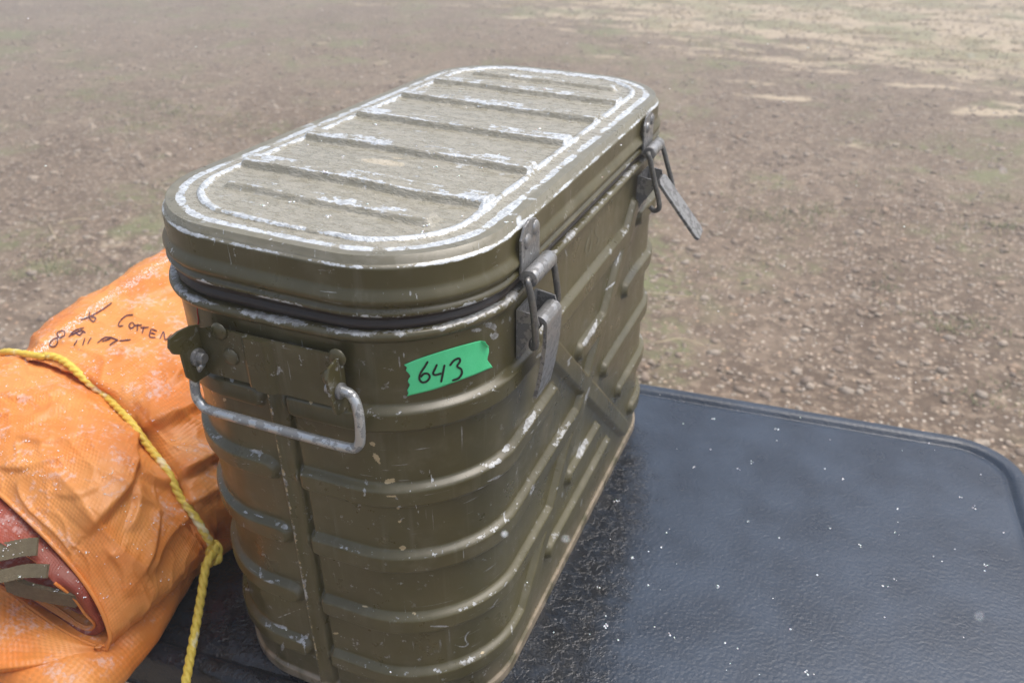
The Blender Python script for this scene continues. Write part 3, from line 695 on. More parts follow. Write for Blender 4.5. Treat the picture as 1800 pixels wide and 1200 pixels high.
# ---- latches on the right-hand side
def plate_obj(name, pts, off, mat, parent, b=.0005):
    bm = bmesh.new(); prism(bm, pts, off); bev(bm, b); return bm_obj(name, bm, mat, parent)
def latch(yc, opened):
    xs_ = CW/2+.0006
    zt_ = .3300+TILT(.1, yc)
    # hinge strap riveted to the lid = the latch's own mesh
    bm = bmesh.new(); hw = .0135
    pts = [(xs_+.0018, yc-hw, zt_-.023), (xs_+.0018, yc-hw, zt_), (xs_+.0016, yc-hw*.6, zt_+.006), (xs_+.0014, yc, zt_+.008), (xs_+.0016, yc+hw*.6, zt_+.006), (xs_+.0018, yc+hw, zt_), (xs_+.0018, yc+hw, zt_-.023)]
    prism(bm, pts, (.0016, 0, 0)); bev(bm, .0004)
    zb_ = zt_-.0205; xb = xs_+.0085; 
    L = bm_obj('latch', bm, MAT['steel'], can)
    # rolled barrel
    bm = bmesh.new(); add_cyl(bm, (xb, yc-.0155, zb_), (xb, yc+.0155, zb_), .0050, 28); bev(bm, .0005); bm_obj('hinge_barrel', bm, MAT['steel'], L, True)
    for (dy, dz) in ((-.0055, -.003), (.0065, .0008)): rivet((xs_+.0034, yc+dy, zt_+dz), (1, 0, 0), .0044, .0018, MAT['steel'], L)
    # keeper bracket on the body
    zk = ZB-.0185
    bm = bmesh.new()
    for s_ in (-1, 1):
        yy = yc+s_*.0135
        prism(bm, [(xs_+.0005, yy, zk+.006), (xs_+.013, yy, zk+.004), (xs_+.0145, yy, zk-.002), (xs_+.010, yy, zk-.010), (xs_+.003, yy, zk-.021), (xs_+.0005, yy, zk-.026)], (0, .0015*s_, 0))
    prism(bm, [(xs_+.0006, yc-.0148, zk+.006), (xs_+.0006, yc+.0148, zk+.006), (xs_+.0006, yc+.0148, zk-.026), (xs_+.0006, yc-.0148, zk-.026)], (.0014, 0, 0)); bmesh.ops.recalc_face_normals(bm, faces=bm.faces)
    bm_obj('keeper', bm, MAT['steel'], L)
    hwl = .0185
    if not opened:
        # closed loop and lever hanging down
        xo = xb+.0035
        P = [(xb, yc-.010, zb_), (xb, yc-hwl+.001, zb_), (xb+.0012, yc-hwl, zb_-.003), (xo, yc-hwl, zb_-.015), (xo+.002, yc-hwl, zb_-.036), (xo+.0005, yc-hwl+.001, zb_-.0410), (xo-.002, yc-hwl+.004, zb_-.0415), (xo-.003, yc-.010, zb_-.0405)]
        Q = [(xb, yc+.010, zb_), (xb, yc+hwl-.001, zb_), (xb+.0012, yc+hwl, zb_-.003), (xo, yc+hwl, zb_-.015), (xo+.001, yc+hwl, zb_-.027), (xo-.001, yc+hwl-.004, zb_-.0300), (xo-.002, yc+.010, zb_-.0310)]
        V1, F1 = tube_data(crom(P, 40), .0020, 10); V2, F2 = tube_data(crom(Q, 40), .0020, 10)
        mesh_obj('wire_loop', np.vstack([V1, V2]), list(F1)+[tuple(i+len(V1) for i in f) for f in F2], MAT['steel_dark'], L)
        # lever: curled top and long flat tongue
        zl = zb_-.0290
        prof = []
        for a in np.linspace(200, 0, 12): prof.append((xs_+.0130+.0055*math.cos(math.radians(a)), zl+.0055*math.sin(math.radians(a))))
        prof += [(xs_+.0182, zl-.010), (xs_+.0172, zl-.022), (xs_+.0150, zl-.037), (xs_+.0122, zl-.050)]
        n = len(prof); pr = np.array(prof)
        t = np.gradient(pr, axis=0); t /= np.linalg.norm(t, axis=1)[:, None]; nn = np.stack([t[:, 1], -t[:, 0]], 1)
        inner = pr+nn*.0024
        bm = bmesh.new()
        ring = [(*p,) for p in pr]+[(*p,) for p in inner[::-1]]
        prism(bm, [(a_, yc-.0125, b_) for a_, b_ in ring], (0, .0235, 0)); bmesh.ops.recalc_face_normals(bm, faces=bm.faces)
        # flatten: clip lower corner slightly
        lv = bm_obj('lever', bm, MAT['steel'], L)
    else:
        # the far latch stands open: loop swung out, lever pointing away and down
        e = np.array([.5, .0, -.87]); o1 = np.array([xb, yc-hwl, zb_]); o2 = np.array([xb, yc+hwl, zb_])
        P = [(xb, yc-.010, zb_), (xb, yc-hwl+.001, zb_), (xb+.002, yc-hwl, zb_-.004), (xb+.006, yc-hwl, zb_-.018), (xb+.0115, yc-hwl, zb_-.036), (xb+.0122, yc-hwl, zb_-.0425), (xb+.0085, yc-hwl+.001, zb_-.0455), (xb+.0045, yc-hwl+.002, zb_-.0430)]
        Q = [(xb, yc+.010, zb_), (xb, yc+hwl-.001, zb_), (xb+.0030, yc+hwl, zb_-.004), (xb+.0080, yc+hwl, zb_-.018), (xb+.0135, yc+hwl, zb_-.034), (xb+.0140, yc+hwl-.004, zb_-.038), (xb+.0135, yc+.006, zb_-.040)]
        V1, F1 = tube_data(crom(P, 40), .0021, 10); V2, F2 = tube_data(crom(Q, 40), .0021, 10)
        mesh_obj('wire_loop', np.vstack([V1, V2]), list(F1)+[tuple(i+len(V1) for i in f) for f in F2], MAT['steel_dark'], L)
        a0 = np.array([xb+.0060, yc, zb_-.024]); dd = np.array([.60, .10, -.79]); dd /= np.linalg.norm(dd)
        wv = np.array([-.05, .97, .12]); wv -= dd*(wv@dd); wv /= np.linalg.norm(wv); nn = np.cross(dd, wv)
        Ln, hw2 = .060, .0105
        pts = [(0, -.6), (.003, -.95), (.012, -1), (Ln-.004, -1), (Ln, -.75), (Ln, .75), (Ln-.004, 1), (.012, 1), (.003, .95), (0, .6)]
        bm = bmesh.new(); prism(bm, [tuple(a0+dd*a_+wv*hw2*b_) for a_, b_ in pts], tuple(nn*.0028)); bev(bm, .0005)
        lv = bm_obj('lever', bm, MAT['steel'], L)
    return L
l1 = latch(-.134, False); l1['label'] = 'near latch, closed, its lever hanging flat against the side'
l2 = latch(.118, True); l2['label'] = 'far latch, open, its lever sticking out over the dirt'

# ---- ray casting onto finished meshes for tape, writing, rope and snow
def bvh(objs):
    vs, fs, off = [], [], 0
    for o in objs:
        me = o.data; v = np.empty(len(me.vertices)*3); me.vertices.foreach_get('co', v); v = v.reshape(-1, 3)+np.array(o.matrix_world.translation)
        vs += [tuple(q) for q in v]; fs += [tuple(i+off for i in p.vertices) for p in me.polygons]; off += len(v)
    return BVHTree.FromPolygons(vs, fs)
def cast(T, px, py):
    d = Vector(ray(px, py)).normalized(); h = T.ray_cast(Vector(CAM), d)
    return (np.array(h[0]), np.array(h[1]) if h[1].dot(d) < 0 else -np.array(h[1])) if h[0] is not None else (None, None)
def stroke(T, pts, width_px, off, name, mat, parent, n=None):
    """pen strokes that follow a surface: list of polylines given as photograph points"""
    V, F = [], []
    for pl in pts:
        pl = np.array(pl, float); L = np.linalg.norm(np.diff(pl, axis=0), axis=1).sum(); c = crom(pl, max(4, int(L/1.6))) if len(pl) > 2 else np.linspace(pl[0], pl[-1], max(4, int(L/1.6)))
        t = np.gradient(c, axis=0); t /= np.linalg.norm(t, axis=1)[:, None]+1e-9; nn = np.stack([-t[:, 1], t[:, 0]], 1)*width_px/2
        k = 0
        for i in range(len(c)):
            ok = True; row = []
            tap = .55 if i in (0, len(c)-1) else 1
            for s_ in (-1, 1):
                p, nr = cast(T, *(c[i]+nn[i]*s_*tap))
                if p is None: ok = False; break
                row.append(p+nr*off)
            if ok:
                V += row
                if k: j = len(V)-4; F.append((j, j+1, j+3, j+2))
                k = 1
            else: k = 0
    return mesh_obj(name, V, F, mat, parent, False)
TB = bvh([body])
# green tape with torn ends, following the corner of the can
def tape():
    topl = [(710, 640), (740, 628), (790, 612), (830, 601), (848, 597)]; botl = [(714, 695), (760, 684), (800, 670), (840, 655), (862, 645)]
    nu_, nv_ = 60, 22
    tp, bt = crom(topl, nu_), crom(botl, nu_); V = []
    le = np.array([0, 5, 2, 7, 10, 6, 4, 8, 5, 2, 4, 1]) ; re = np.array([10, 9, 6, 3, 4, 5, 8, 10, 12, 10, 8, 6])
    for i in range(nu_):
        for j in range(nv_):
            v = j/(nv_-1); u = i/(nu_-1)
            q = tp[i]*(1-v)+bt[i]*v
            q = q+np.array([np.interp(v, np.linspace(0, 1, 12), le)*max(0, 1-u*9)-(np.interp(v, np.linspace(0, 1, 12), re)-9)*max(0, 1-(1-u)*9), 0])
            p, nr = cast(TB, *q); V.append(p+nr*(.00045+(.0022*max(0, (u-.94)/.06) if v < .2 else 0)))
    V = np.array(V); 
    o = mesh_obj('green_tape', V, grid_faces(nu_, nv_), MAT['tape'], can)
    md = o.modifiers.new('thick', 'SOLIDIFY'); md.thickness = .0002; md.offset = -1
    return o
tp = tape(); TT = bvh([tp])
stroke(TT, [[(752, 634), (746, 644), (739, 655), (737, 665), (742, 671), (750, 669), (755, 662), (752, 656), (745, 656), (739, 662)],
            [(768, 639), (764, 648), (761, 655), (765, 658), (776, 655)], [(781, 640), (778, 655), (775, 671)],
            [(790, 642), (797, 633), (806, 629), (808, 634), (803, 643), (810, 648), (811, 656), (805, 664), (794, 668)]], 3.7, .0005, 'writing', MAT['ink'], tp)
stroke(TB, [[(1036, 412), (1032, 425), (1029, 437), (1031, 446), (1036, 440), (1040, 420)], [(1052, 398), (1047, 403), (1047, 412), (1052, 418), (1050, 428), (1045, 432)]], 1.4, .0003, 'faint_lettering', MAT['chalk'], can)
# thread caught on the bracket
tube('thread', crom([pyy(348, 532, -.2215), pyy(347, 548, -.2216), pyy(349, 562, -.2216), pyy(347, 575, -.2216)], 16), .0004, MAT['thread'], can, seg=6)
tube('thread', crom([pyy(336, 615, -.236), pyy(334, 630, -.236), pyy(339, 640, -.236), pyy(335, 652, -.236), pyy(340, 650, -.236)], 24), .0003, MAT['thread'], can, seg=6)

# ------------------------------------------------------------------ the tied bundle of orange tarp
bun = empty('tarp_bundle', (-.32, 0, 0)); tag(bun, 'rolled orange woven tarp dusted with snow, lettered by hand, lying left of the can', 'tarp')
BL = Vector((-.32, 0, 0))
def to_local(o): o.location = -BL; return o
def loft(name, stations, mat, nu_, nv_, disp=None, thick=0, parent=bun, uvs=(1., 1.)):
    flip = False
    G = np.array([crom(s, nv_) for s in stations]); G = np.stack([crom(G[:, j], nu_) for j in range(nv_)], 1)
    if disp is not None:
        du = np.gradient(G, axis=0); dv = np.gradient(G, axis=1); N = np.cross(dv, du); N /= np.linalg.norm(N, axis=2)[..., None]+1e-9
        c = G.reshape(-1, 3).mean(0); 
        flip = ((G-c)*N).sum(-1).mean() < 0
        if flip: N = -N
        G = G+N*disp(G, N)[..., None]
    du = np.linalg.norm(np.diff(G, axis=0, prepend=G[:1]), axis=2).mean(1).cumsum(); dv = np.linalg.norm(np.diff(G, axis=1, prepend=G[:, :1]), axis=2).mean(0).cumsum()
    U = np.repeat(du[:, None], nv_, 1)*uvs[0]; Vv = np.repeat(dv[None], nu_, 0)*uvs[1]
    o = mesh_obj(name, G.reshape(-1, 3), grid_faces(nu_, nv_, False, not flip), mat, parent, True, {'u': U, 'v': Vv}); to_local(o)
    if thick: md = o.modifiers.new('thick', 'SOLIDIFY'); md.thickness = thick; md.offset = -1
    return o, G
def st(y, pts):
    r = np.array(pts[0]); return [(r[0]-.062, r[1]+.035, .0), (r[0]-.070, r[1]+.030, r[2]*.42), (r[0]-.050, r[1]+.018, r[2]*.80)]+pts
A_st = [
    st(-.27, [pz(-60, 815, .138), pz(0, 868, .128), pz(70, 933, .112), pz(132, 1000, .09), pz(172, 1058, .07), pz(194, 1112, .048), pz(187, 1138, .034)]),
    st(-.25, [pz(-50, 735, .147), pz(25, 790, .146), pz(100, 855, .133), pz(175, 925, .113), pz(222, 992, .086), pz(252, 1060, .055), pz(240, 1092, .034)]),
    st(-.22, [pz(-40, 672, .151), pz(40, 715, .152), pz(120, 770, .145), pz(205, 822, .130), pz(262, 910, .098), pz(308, 990, .058), pz(305, 1030, .034)]),
    st(-.19, [pz(-25, 632, .149), pz(60, 655, .151), pz(140, 705, .147), pz(222, 775, .126), pz(290, 862, .100), pz(342, 938, .066), pz(356, 985, .034)]),
    st(-.165, [pz(15, 630, .145), pz(75, 636, .144), pz(165, 682, .136), pz(245, 768, .118), pz(312, 862, .094), pz(358, 937, .066), pz(378, 968, .036)]),
    st(-.14, [pz(50, 624, .148), pz(110, 645, .150), pz(210, 690, .141), pz(288, 770, .121), pz(345, 848, .098), pz(380, 908, .066), pz(388, 945, .030)]),
    st(-.08, [pz(110, 572, .153), pz(178, 602, .152), pz(265, 660, .143), pz(335, 740, .124), (-.158, -.105, .092), (-.122, -.11, .05), (-.128, -.11, .002)]),
    st(-.02, [pz(195, 506, .155), pz(250, 545, .154), (-.238, -.04, .142), (-.185, -.04, .120), (-.145, -.04, .085), (-.118, -.04, .045), (-.124, -.04, .002)]),
    st(.06, [(-.375, .062, .158), (-.315, .055, .155), (-.245, .05, .145), (-.190, .05, .122), (-.146, .05, .085), (-.118, .05, .045), (-.124, .05, .002)]),
    st(.14, [(-.40, .14, .155), (-.33, .14, .152), (-.26, .14, .140), (-.20, .14, .115), (-.15, .14, .08), (-.120, .14, .04), (-.124, .14, .002)]),
    st(.20, [(-.40, .20, .125), (-.33, .205, .120), (-.26, .205, .110), (-.20, .20, .09), (-.15, .20, .06), (-.125, .20, .03), (-.13, .20, .002)]),
    [(-.46, .235, 0), (-.47, .225, .02), (-.45, .22, .035), (-.42, .215, .04), (-.34, .22, .04), (-.27, .22, .04), (-.21, .22, .03), (-.16, .215, .02), (-.14, .21, .01), (-.14, .205, .002)],
]
# creases of the cloth: (polyline in the photograph, world height for the lookup, width, height)
FOLDS = [([(242, 745), (226, 800), (222, 850), (190, 895), (152, 938)], 7, 75, .0075), ([(312, 856), (262, 846), (220, 815)], 6, 28, .0045), ([(400, 690), (350, 712), (300, 736), (250, 750)], 8, 60, .0065),
         ([(410, 782), (375, 800), (340, 822), (316, 840)], 7, 42, .0080), ([(408, 845), (360, 868), (330, 882)], 6, 25, .0035), ([(272, 895), (260, 950), (240, 1015)], 6, 20, .0042), ([(345, 895), (300, 930), (275, 965), (258, 1010)], 6, 24, .0045),
         ([(350, 955), (312, 1000), (270, 1050)], 5, 16, .0030), ([(222, 935), (238, 890), (236, 845)], 6, 18, .0035), ([(0, 822), (50, 822), (112, 806)][::-1], 5, 22, .0024), ([(0, 695), (60, 702), (130, 688)][::-1], 5, 30, .0026),
         ([(400, 480), (320, 500), (233, 530)], 8, 50, .0042), ([(190, 552), (137, 566), (90, 592), (57, 617)], 7, 40, .0040), ([(345, 640), (285, 690), (235, 722)], 6, 30, .0024), ([(390, 600), (330, 650), (300, 690)], 6, 30, .0022),
         ([(135, 700), (60, 745), (0, 770)], 6, 30, .0022), ([(185, 960), (215, 1000), (222, 1050)][::-1], 6, 22, .0024), ([(150, 760), (90, 780), (30, 765)], 5, 26, .0018), ([(330, 560), (260, 600), (200, 640)], 6, 26, .0020), ([(180, 860), (140, 875), (100, 868)], 5, 20, .0018)]
def crumple(G, N):
    sh = G.shape[:2]; g = G.reshape(-1, 3); D = np.zeros(len(g)); q2 = proj(g)
    for pl, ws, wg, h in FOLDS:
        c = crom(pl, 30) if len(pl) > 2 else np.linspace(pl[0], pl[1], 20); m_ = np.all((q2 > c.min(0)-150) & (q2 < c.max(0)+150), axis=1); p = q2[m_]
        a_, b_ = c[:-1], c[1:]; e = b_-a_
        t = np.clip(((p[:, None]-a_)*e).sum(2)/((e*e).sum(1)+1e-9), 0, 1); dv = p[:, None]-a_-e*t[..., None]; dd = np.hypot(dv[..., 0], dv[..., 1]); k = dd.argmin(1); r_ = np.arange(len(p))
        d = dd[r_, k]; cr = e[k, 0]*(p[:, 1]-a_[k, 1])-e[k, 1]*(p[:, 0]-a_[k, 0])
        u = (k+t[r_, k])/len(e); endf = np.clip(np.minimum(u, 1-u)*5+.15, 0, 1)
        f = np.where(cr > 0, np.exp(-(d/wg)**1.3), np.exp(-(d/ws)**2)); D[m_] += 1.25*h*f*endf
    for i in range(len(g)):
        x, y, z = g[i]
        q = Vector((x*9+y*4, y*14, z*8)); a_ = mn.noise(q); 
        r_ = 1-abs(mn.noise(Vector((x*16+5, y*30+z*10, z*16+x*12))))*2
        f_ = 1-abs(mn.noise(Vector((x*46+y*16, y*70, z*42+3))))*2
        D[i] += .0030*a_+.0022*max(r_, 0)**4+.0010*max(f_, 0)**3+.0003*mn.noise(Vector((x*150, y*150, z*150)))
    return D.reshape(sh)
outer, GA = loft('outer_tarp', A_st, MAT['tarp'], 420, 300, crumple, .0022)
# lower tier of the roll: a rounded slab under the crease
def lt(y, r_, zc=.034, yl=None):
    x, yy, zz = r_
    return [(-.415, y, .0), (-.425, y, .02), (-.41, y, zc+.001), (-.35, (y+yy)/2, zc+.006), (-.22, yy, zc+.004), (x-.030, yy, zc+.002), (x-.006, yy, zc-.006), (x, yy, zz), (x-.006, yy, .004), (x-.02, yy, .001)]
def crA(G, N):
    g = G.reshape(-1, 3); D = np.array([.0030*mn.noise(Vector((x*10, y*16, z*30)))+.0012*mn.noise(Vector((x*60+y*20, y*60, z*60))) for x, y, z in g]); return D.reshape(G.shape[:2])
B_st = []
for (px_, py_, z) in ((150, 1265, .014), (222, 1182, .014), (262, 1138, .015), (300, 1088, .016), (325, 1045, .016), (345, 1008, .016), (362, 985, .018)):
    p = pz(px_, py_, z); B_st.append(lt(p[1]-.005, (p[0], p[1], z)))
B_st.insert(0, [(q[0], q[1]-.02, max(q[2]*.25, .001)) for q in B_st[0]])
B_st.append(lt(-.10, (-.150, -.10, .016))); B_st.append(lt(.10, (-.150, .10, .016)))
loft('lower_fold', B_st, MAT['tarp'], 160, 160, crA, .0015)
# near flap: from the lower lip of the fold down to its own creased edge
flap = [[pz(-80, 1000, .062), pz(0, 1031, .056), pz(50, 1068, .050), pz(100, 1104, .044), pz(150, 1130, .039), pz(187, 1139, .035)],
        [pz(-80, 1060, .058), pz(0, 1080, .054), pz(52, 1100, .049), pz(105, 1124, .044), pz(155, 1136, .039), pz(192, 1136, .034)],
        [pz(-80, 1140, .050), pz(0, 1140, .048), pz(56, 1140, .045), pz(112, 1146, .040), pz(165, 1141, .036), pz(200, 1130, .032)],
        [pz(-80, 1176, .044), pz(0, 1176, .043), pz(60, 1169, .041), pz(114, 1160, .037), pz(170, 1144, .033), pz(205, 1127, .030)],
        [pz(-80, 1182, .030), pz(0, 1182, .030), pz(62, 1176, .030), pz(112, 1164, .028), pz(168, 1147, .026), pz(206, 1126, .026)],
        [pz(-80, 1150, .020), pz(0, 1150, .020), pz(62, 1150, .020), pz(112, 1140, .020), pz(168, 1130, .020), pz(206, 1110, .020)]]
loft('near_flap', flap, MAT['tarp'], 120, 120, lambda G, N: np.array([.0016*mn.noise(Vector((x*22, y*34, z*30)))+.0006*mn.noise(Vector((x*70, y*90, z*60))) for x, y, z in G.reshape(-1, 3)]).reshape(G.shape[:2]), .0022)
# near end of the lower tier hanging past the table edge
hang = [[pz(-80, 1165, .024), pz(0, 1165, .024), pz(60, 1163, .024), pz(120, 1150, .022), pz(180, 1135, .020), pz(225, 1120, .018)],
        [pz(-80, 1200, .016), pz(0, 1200, .016), pz(62, 1195, .018), pz(118, 1180, .018), pz(178, 1168, .017), pz(228, 1152, .015)],
        [pz(-80, 1250, .004), pz(0, 1250, .004), pz(52, 1245, .008), pz(105, 1235, .012), pz(160, 1215, .012), pz(210, 1190, .010)],
        [pz(-80, 1320, -.012), pz(0, 1320, -.012), pz(45, 1310, -.006), pz(95, 1290, .0), pz(140, 1262, .0), pz(180, 1232, .003)]]
loft('near_end', hang, MAT['tarp'], 70, 90, None, .002)
# rust-red cloth folded inside, orange lining on its inner side
rim = [pz(-90, 905, .128), pz(0, 952, .116), pz(62, 986, .102), pz(96, 1024, .088), pz(128, 1048, .074), (pz(150, 1078, .058)), pz(166, 1095, .047), pz(160, 1105, .040), pz(142, 1101, .038), pz(104, 1074, .041), pz(52, 1043, .046), pz(0, 1018, .050), pz(-90, 985, .056)]
mid = [pz(-90, 872, .130), pz(0, 905, .120), pz(62, 950, .106), pz(108, 1000, .092), pz(146, 1040, .078), (pz(170, 1075, .060)), pz(184, 1098, .047), pz(176, 1110, .039), pz(150, 1108, .036), pz(104, 1082, .038), pz(52, 1050, .042), pz(0, 1024, .046), pz(-90, 992, .052)]
bk = [tuple(np.array(q)+np.array([-.004, .03, .002])) for q in mid]; bk2 = [tuple(np.array(q)+np.array([-.01, .08, .0])) for q in mid]
rd, GR = loft('inner_cloth', [rim, mid, bk, bk2], MAT['red'], 90, 160, lambda G, N: np.array([.0012*mn.noise(Vector((x*40, y*40, z*40))) for x, y, z in G.reshape(-1, 3)]).reshape(G.shape[:2]), .0)
o = tube('cloth_edge', crom(rim[3:12], 120), .0011, MAT['tarp'], bun, seg=8); to_local(o)
rim2 = [tuple(np.array(q)+np.array([-.008-.0003*i, .006, (-.004 if i < 7 else .004)])) for i, q in enumerate(rim)]
bk3 = [tuple(np.array(q)+np.array([-.006, .05, 0])) for q in rim2]
loft('inner_fold', [rim2, bk3], MAT['red'], 30, 120, None, .0010)
lin, _ = loft('orange_lining', [[tuple(np.array(q)*.0+np.array(q)+np.array([-.0015, .001, (.0-.0016 if i < 7 else .0016)])) for i, q in enumerate(s)] for s in (rim, mid, bk)], MAT['tarp'], 60, 160, None, .0008)
# rolled hem along the open edge
hem = [pz(-60, 815, .138), pz(0, 868, .128), pz(70, 934, .112), pz(132, 1001, .09), pz(172, 1059, .07), pz(193, 1112, .048), pz(190, 1132, .038), pz(184, 1139, .034), pz(150, 1128, .037), pz(100, 1102, .042), pz(50, 1066, .048), pz(0, 1031, .054), pz(-80, 1000, .060)]
hc = crom(hem, 200)
o = tube('hem', hc, .0016, MAT['tarp'], bun, seg=10); to_local(o)
def band(name, pts, width, thick, mat):
    """flat webbing: centre line points, width vector"""
    c = crom(pts, 40); t = np.gradient(c, axis=0); t /= np.linalg.norm(t, axis=1)[:, None]
    wv = np.array(width); wn = np.linalg.norm(wv); 
    V = []
    for i in range(len(c)):
        w_ = wv-t[i]*(wv@t[i]); w_ = w_/np.linalg.norm(w_)*wn; n_ = np.cross(t[i], w_/wn)*thick/2; 
        j_ = 1+.04*math.sin(i*2.1)
        for (a_, b_) in ((-1, -1), (-.5, -1), (0, -1), (.5, -1), (1, -1), (1, 1), (.5, 1), (0, 1), (-.5, 1), (-1, 1)): V.append(c[i]+w_/2*a_*j_+n_*b_)
    k = 10; F = [(i*k+j, i*k+(j+1) % k, (i+1)*k+(j+1) % k, (i+1)*k+j) for i in range(len(c)-1) for j in range(k)]
    F += [tuple(range(k))[::-1], tuple((len(c)-1)*k+j for j in range(k))]
    return to_local(mesh_obj(name, V, F, mat, bun, False))
a1, a2 = pz(2, 955, .112), pz(2, 986, .104)
band('strap', [pz(-90, 985, .108), pz(0, 970, .110), pz(40, 962, .111), pz(66, 960, .112)], a1-a2, .0018, MAT['web'])
a1, a2 = pz(2, 1002, .100), pz(2, 1026, .094)
band('strap', [pz(-90, 1018, .094), pz(0, 1012, .097), pz(45, 1003, .100), pz(84, 1003, .102)], a1-a2, .0020, MAT['web'])
a1, a2 = pz(90, 1034, .085), pz(78, 1052, .072)
band('strap', [pz(10, 1022, .080), pz(45, 1035, .078), pz(90, 1046, .074), pz(128, 1053, .070), pz(139, 1056, .068)], a1-a2, .0028, MAT['web'])
# handwriting on the cloth
TO = bvh([outer])
W_ = [[(197, 533), (180, 545), (160, 556), (142, 563)], [(158, 549), (157, 558), (164, 566), (168, 560), (160, 556)],
      [(235, 554), (222, 556), (211, 566), (209, 574), (217, 573)], [(232, 567), (227, 573), (231, 578), (237, 573), (233, 567)], [(243, 570), (241, 583)], [(236, 573), (250, 572)], [(254, 574), (250, 587)], [(247, 577), (262, 576)],
      [(266, 579), (263, 592), (273, 594)], [(266, 579), (276, 583)], [(265, 586), (273, 588)], [(281, 597), (287, 584), (291, 598), (302, 588)],
      [(110, 581), (101, 586), (104, 594), (113, 591), (113, 583), (104, 583)], [(101, 594), (91, 600), (88, 608), (96, 610), (102, 603), (101, 595)], [(121, 594), (132, 582), (148, 577)], [(126, 590), (143, 582), (151, 586)], [(132, 584), (140, 590), (147, 583)],
      [(136, 598), (131, 608)], [(150, 595), (145, 609)], [(161, 594), (154, 606)], [(188, 593), (180, 597), (171, 604)], [(187, 594), (195, 594), (208, 599)], [(180, 601), (195, 596)], [(208, 598), (201, 602), (193, 608)], [(210, 600), (230, 598)]]
w_o = stroke(TO, W_, 2.1, .0008, 'handwriting', MAT['ink2'], bun)
w_o.location = -BL

# ------------------------------------------------------------------ the yellow rope
TA_ = bvh([outer]) 
def on(px_, py_, off=.0026):
    p, nr = cast(TA_, px_, py_)
    if p is None: return None
    return p+nr*off
rp = []
for q in crom([(62, 632), (82, 629), (105, 632), (135, 652), (168, 682), (200, 712), (222, 738), (248, 772), (275, 808), (300, 842), (322, 875), (340, 905), (354, 930), (366, 950)], 46):
    p = on(*q)
    if p is not None: rp.append(p)
rp = np.array(rp); 
for _ in range(6): rp[1:-1] = (rp[:-2]+rp[1:-1]*2+rp[2:])/4
rp = rp+0
kn = pz(375, 965, .048)
back = [(-.418, -.112, .002), (-.422, -.116, .06), (-.402, -.126, .118), (-.374, -.138, .146)]
loopA = np.vstack([[b for b in back], rp[2:], [kn]])
rope = empty('yellow_rope', tuple(kn)); tag(rope, 'twisted yellow polypropylene rope knotted round the orange tarp, loose end hanging down', 'rope')
RL = -np.array(kn)
def rope_piece(name, pts, n, r=.0029):
    c = crom(pts, n); V, F = tube_data(c, r, 24, lobes=3, twist=290, amp=.20); o = mesh_obj(name, V, F, MAT['rope'], rope); o.location = RL; return o
rope_piece('wrapped_strand', loopA, 620)
rope_piece('loose_end', [kn+np.array([.000, .003, .004]), pz(373, 972, .052), pz(366, 985, .050), pz(360, 1005, .044), pz(354, 1045, .032), pz(347, 1085, .020), pz(337, 1140, .010), pz(326, 1200, .004), pz(318, 1250, .000), pz(312, 1300, -.01)], 420, .0031)
rope_piece('knot', [pz(371, 958, .050), pz(380, 956, .052), pz(385, 968, .050), pz(383, 984, .045), pz(375, 985, .044), pz(368, 972, .050), pz(370, 962, .054), pz(378, 962, .055), pz(381, 974, .048), pz(372, 988, .040), pz(358, 992, .036)], 240, .0028)

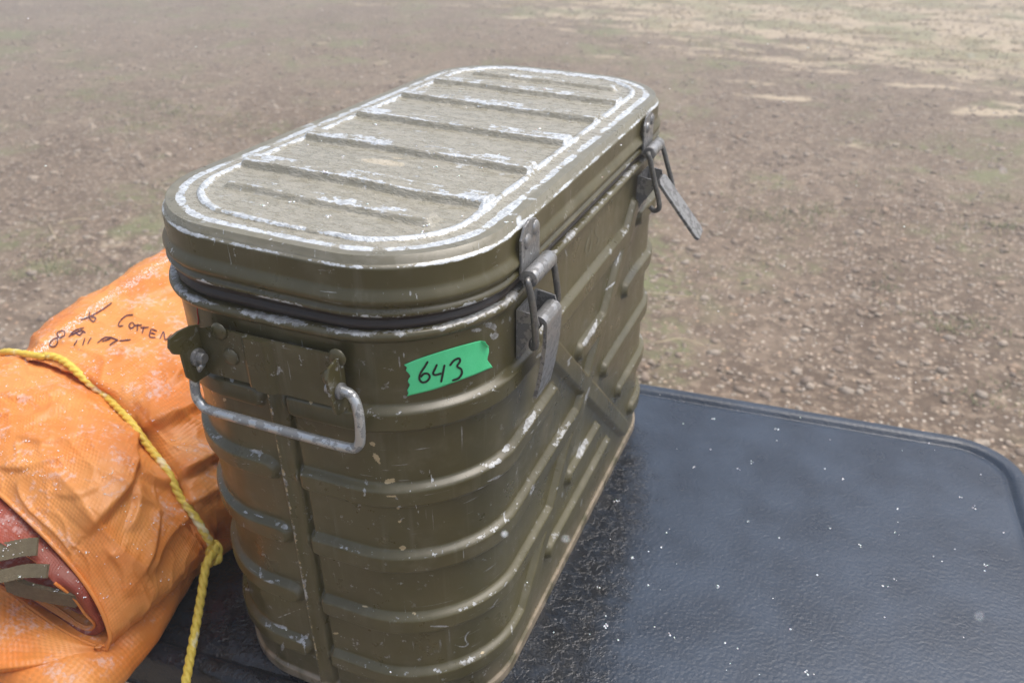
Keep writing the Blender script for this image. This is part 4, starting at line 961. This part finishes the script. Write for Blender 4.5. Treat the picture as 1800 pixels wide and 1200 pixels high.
# ------------------------------------------------------------------ snow
def snow_on(T, n, region, smin, smax, clump=1, minup=.2, zl=0):
    P, Z = [], []
    x0, y0, x1, y1 = region; tries = 0
    while len(P) < n and tries < n*12:
        tries += 1; x, y = random.uniform(x0, x1), random.uniform(y0, y1); p, nr = cast(T, x, y)
        if p is None or nr[2] < minup: continue
        k = random.choice((1, 1, 1, 2, 3, 5)) if clump else 1
        for _ in range(k):
            P.append(p+nr*.0002+np.array([random.gauss(0, .0011), random.gauss(0, .0011), 0])*(k > 1)); Z.append(random.uniform(smin, smax))
    return P, Z
tt = bvh([o for o in bpy.data.objects if o.name == 'tabletop'])
bpy.context.view_layer.update()
P, Z = [], []
TTT = bvh([bpy.data.objects['tabletop']])
for (T, n, reg, a_, b_) in ((TTT, 120, (930, 680, 1800, 1200), .0003, .0008), (bvh([lid]), 90, (320, 115, 1130, 450), .0003, .0007), (TO, 600, (0, 440, 400, 700), .00015, .0005), (TO, 380, (0, 630, 330, 1050), .00015, .0005), (bvh([o for o in bpy.data.objects if o.name.startswith('strap') or o.name == 'inner_cloth']), 240, (0, 880, 190, 1100), .0002, .0005)):
    p, z = snow_on(T, n, reg, a_, b_); P += p; Z += z
# the snow-crusted upper outline of the tarp
for q, k in (((45, 628), 0),):
    for t in np.linspace(0, 1, 420):
        x = 45+(300-45)*t; y = 628+(442-628)*(t**.92)
        for dy in (4, 9, 14):
            pp, nr = cast(TO, x+random.uniform(-3, 3), y+dy+random.uniform(-4, 4))
            if pp is not None and random.random() < .6: P.append(pp); Z.append(random.uniform(.0003, .0006))
sn_o = scatter('snow_grains', np.array(P), np.array(Z), MAT['snow'], .7, .3, 1); tag(sn_o, kind='stuff')
# flakes in the air
P = []; Z = []
for _ in range(5):
    P.append(CAM+ray(random.uniform(0, 1800), random.uniform(0, 1200))*random.uniform(.10, .22)); Z.append(random.uniform(.0003, .0006))
for _ in range(420):
    dpt = random.uniform(.35, 3.2); d = ray(random.uniform(0, 1800), random.uniform(-50, 1200)); p = CAM+d*dpt
    if p[2] < GZ+.05: continue
    if p[2] < .36 and abs(p[0]) < .12 and abs(p[1]) < .24: continue
    if p[2] < .17 and -.55 < p[0] < -.1 and abs(p[1]) < .32: continue
    if p[2] < .01 and -.6 < p[0] < .5 and abs(p[1]) < .3: continue
    P.append(p); Z.append(random.uniform(.0005, .0013)*min(1, dpt))
fl = scatter('falling_snowflakes', np.array(P), np.array(Z), MAT['snow'], .5, .35, 1); tag(fl, kind='stuff')

# ------------------------------------------------------------------ the air: falling snow whitens the distance
bm = bmesh.new(); bmesh.ops.create_cube(bm, size=1.0, matrix=Matrix.Translation((0, 0, GZ-1.2+1.6)) @ Matrix.Diagonal((330, 340, 3.2, 1)))
m = NB('snowy_air'); m.t.nodes.remove(m.b); pv = m.n('ShaderNodeVolumePrincipled'); pv.inputs['Color'].default_value = (1, .975, .94, 1); pv.inputs['Density'].default_value = .048; pv.inputs['Anisotropy'].default_value = .2
m.l(pv.outputs[0], m.o.inputs['Volume'])
hz = bm_obj('haze', bm, m.m); tag(hz, kind='stuff')
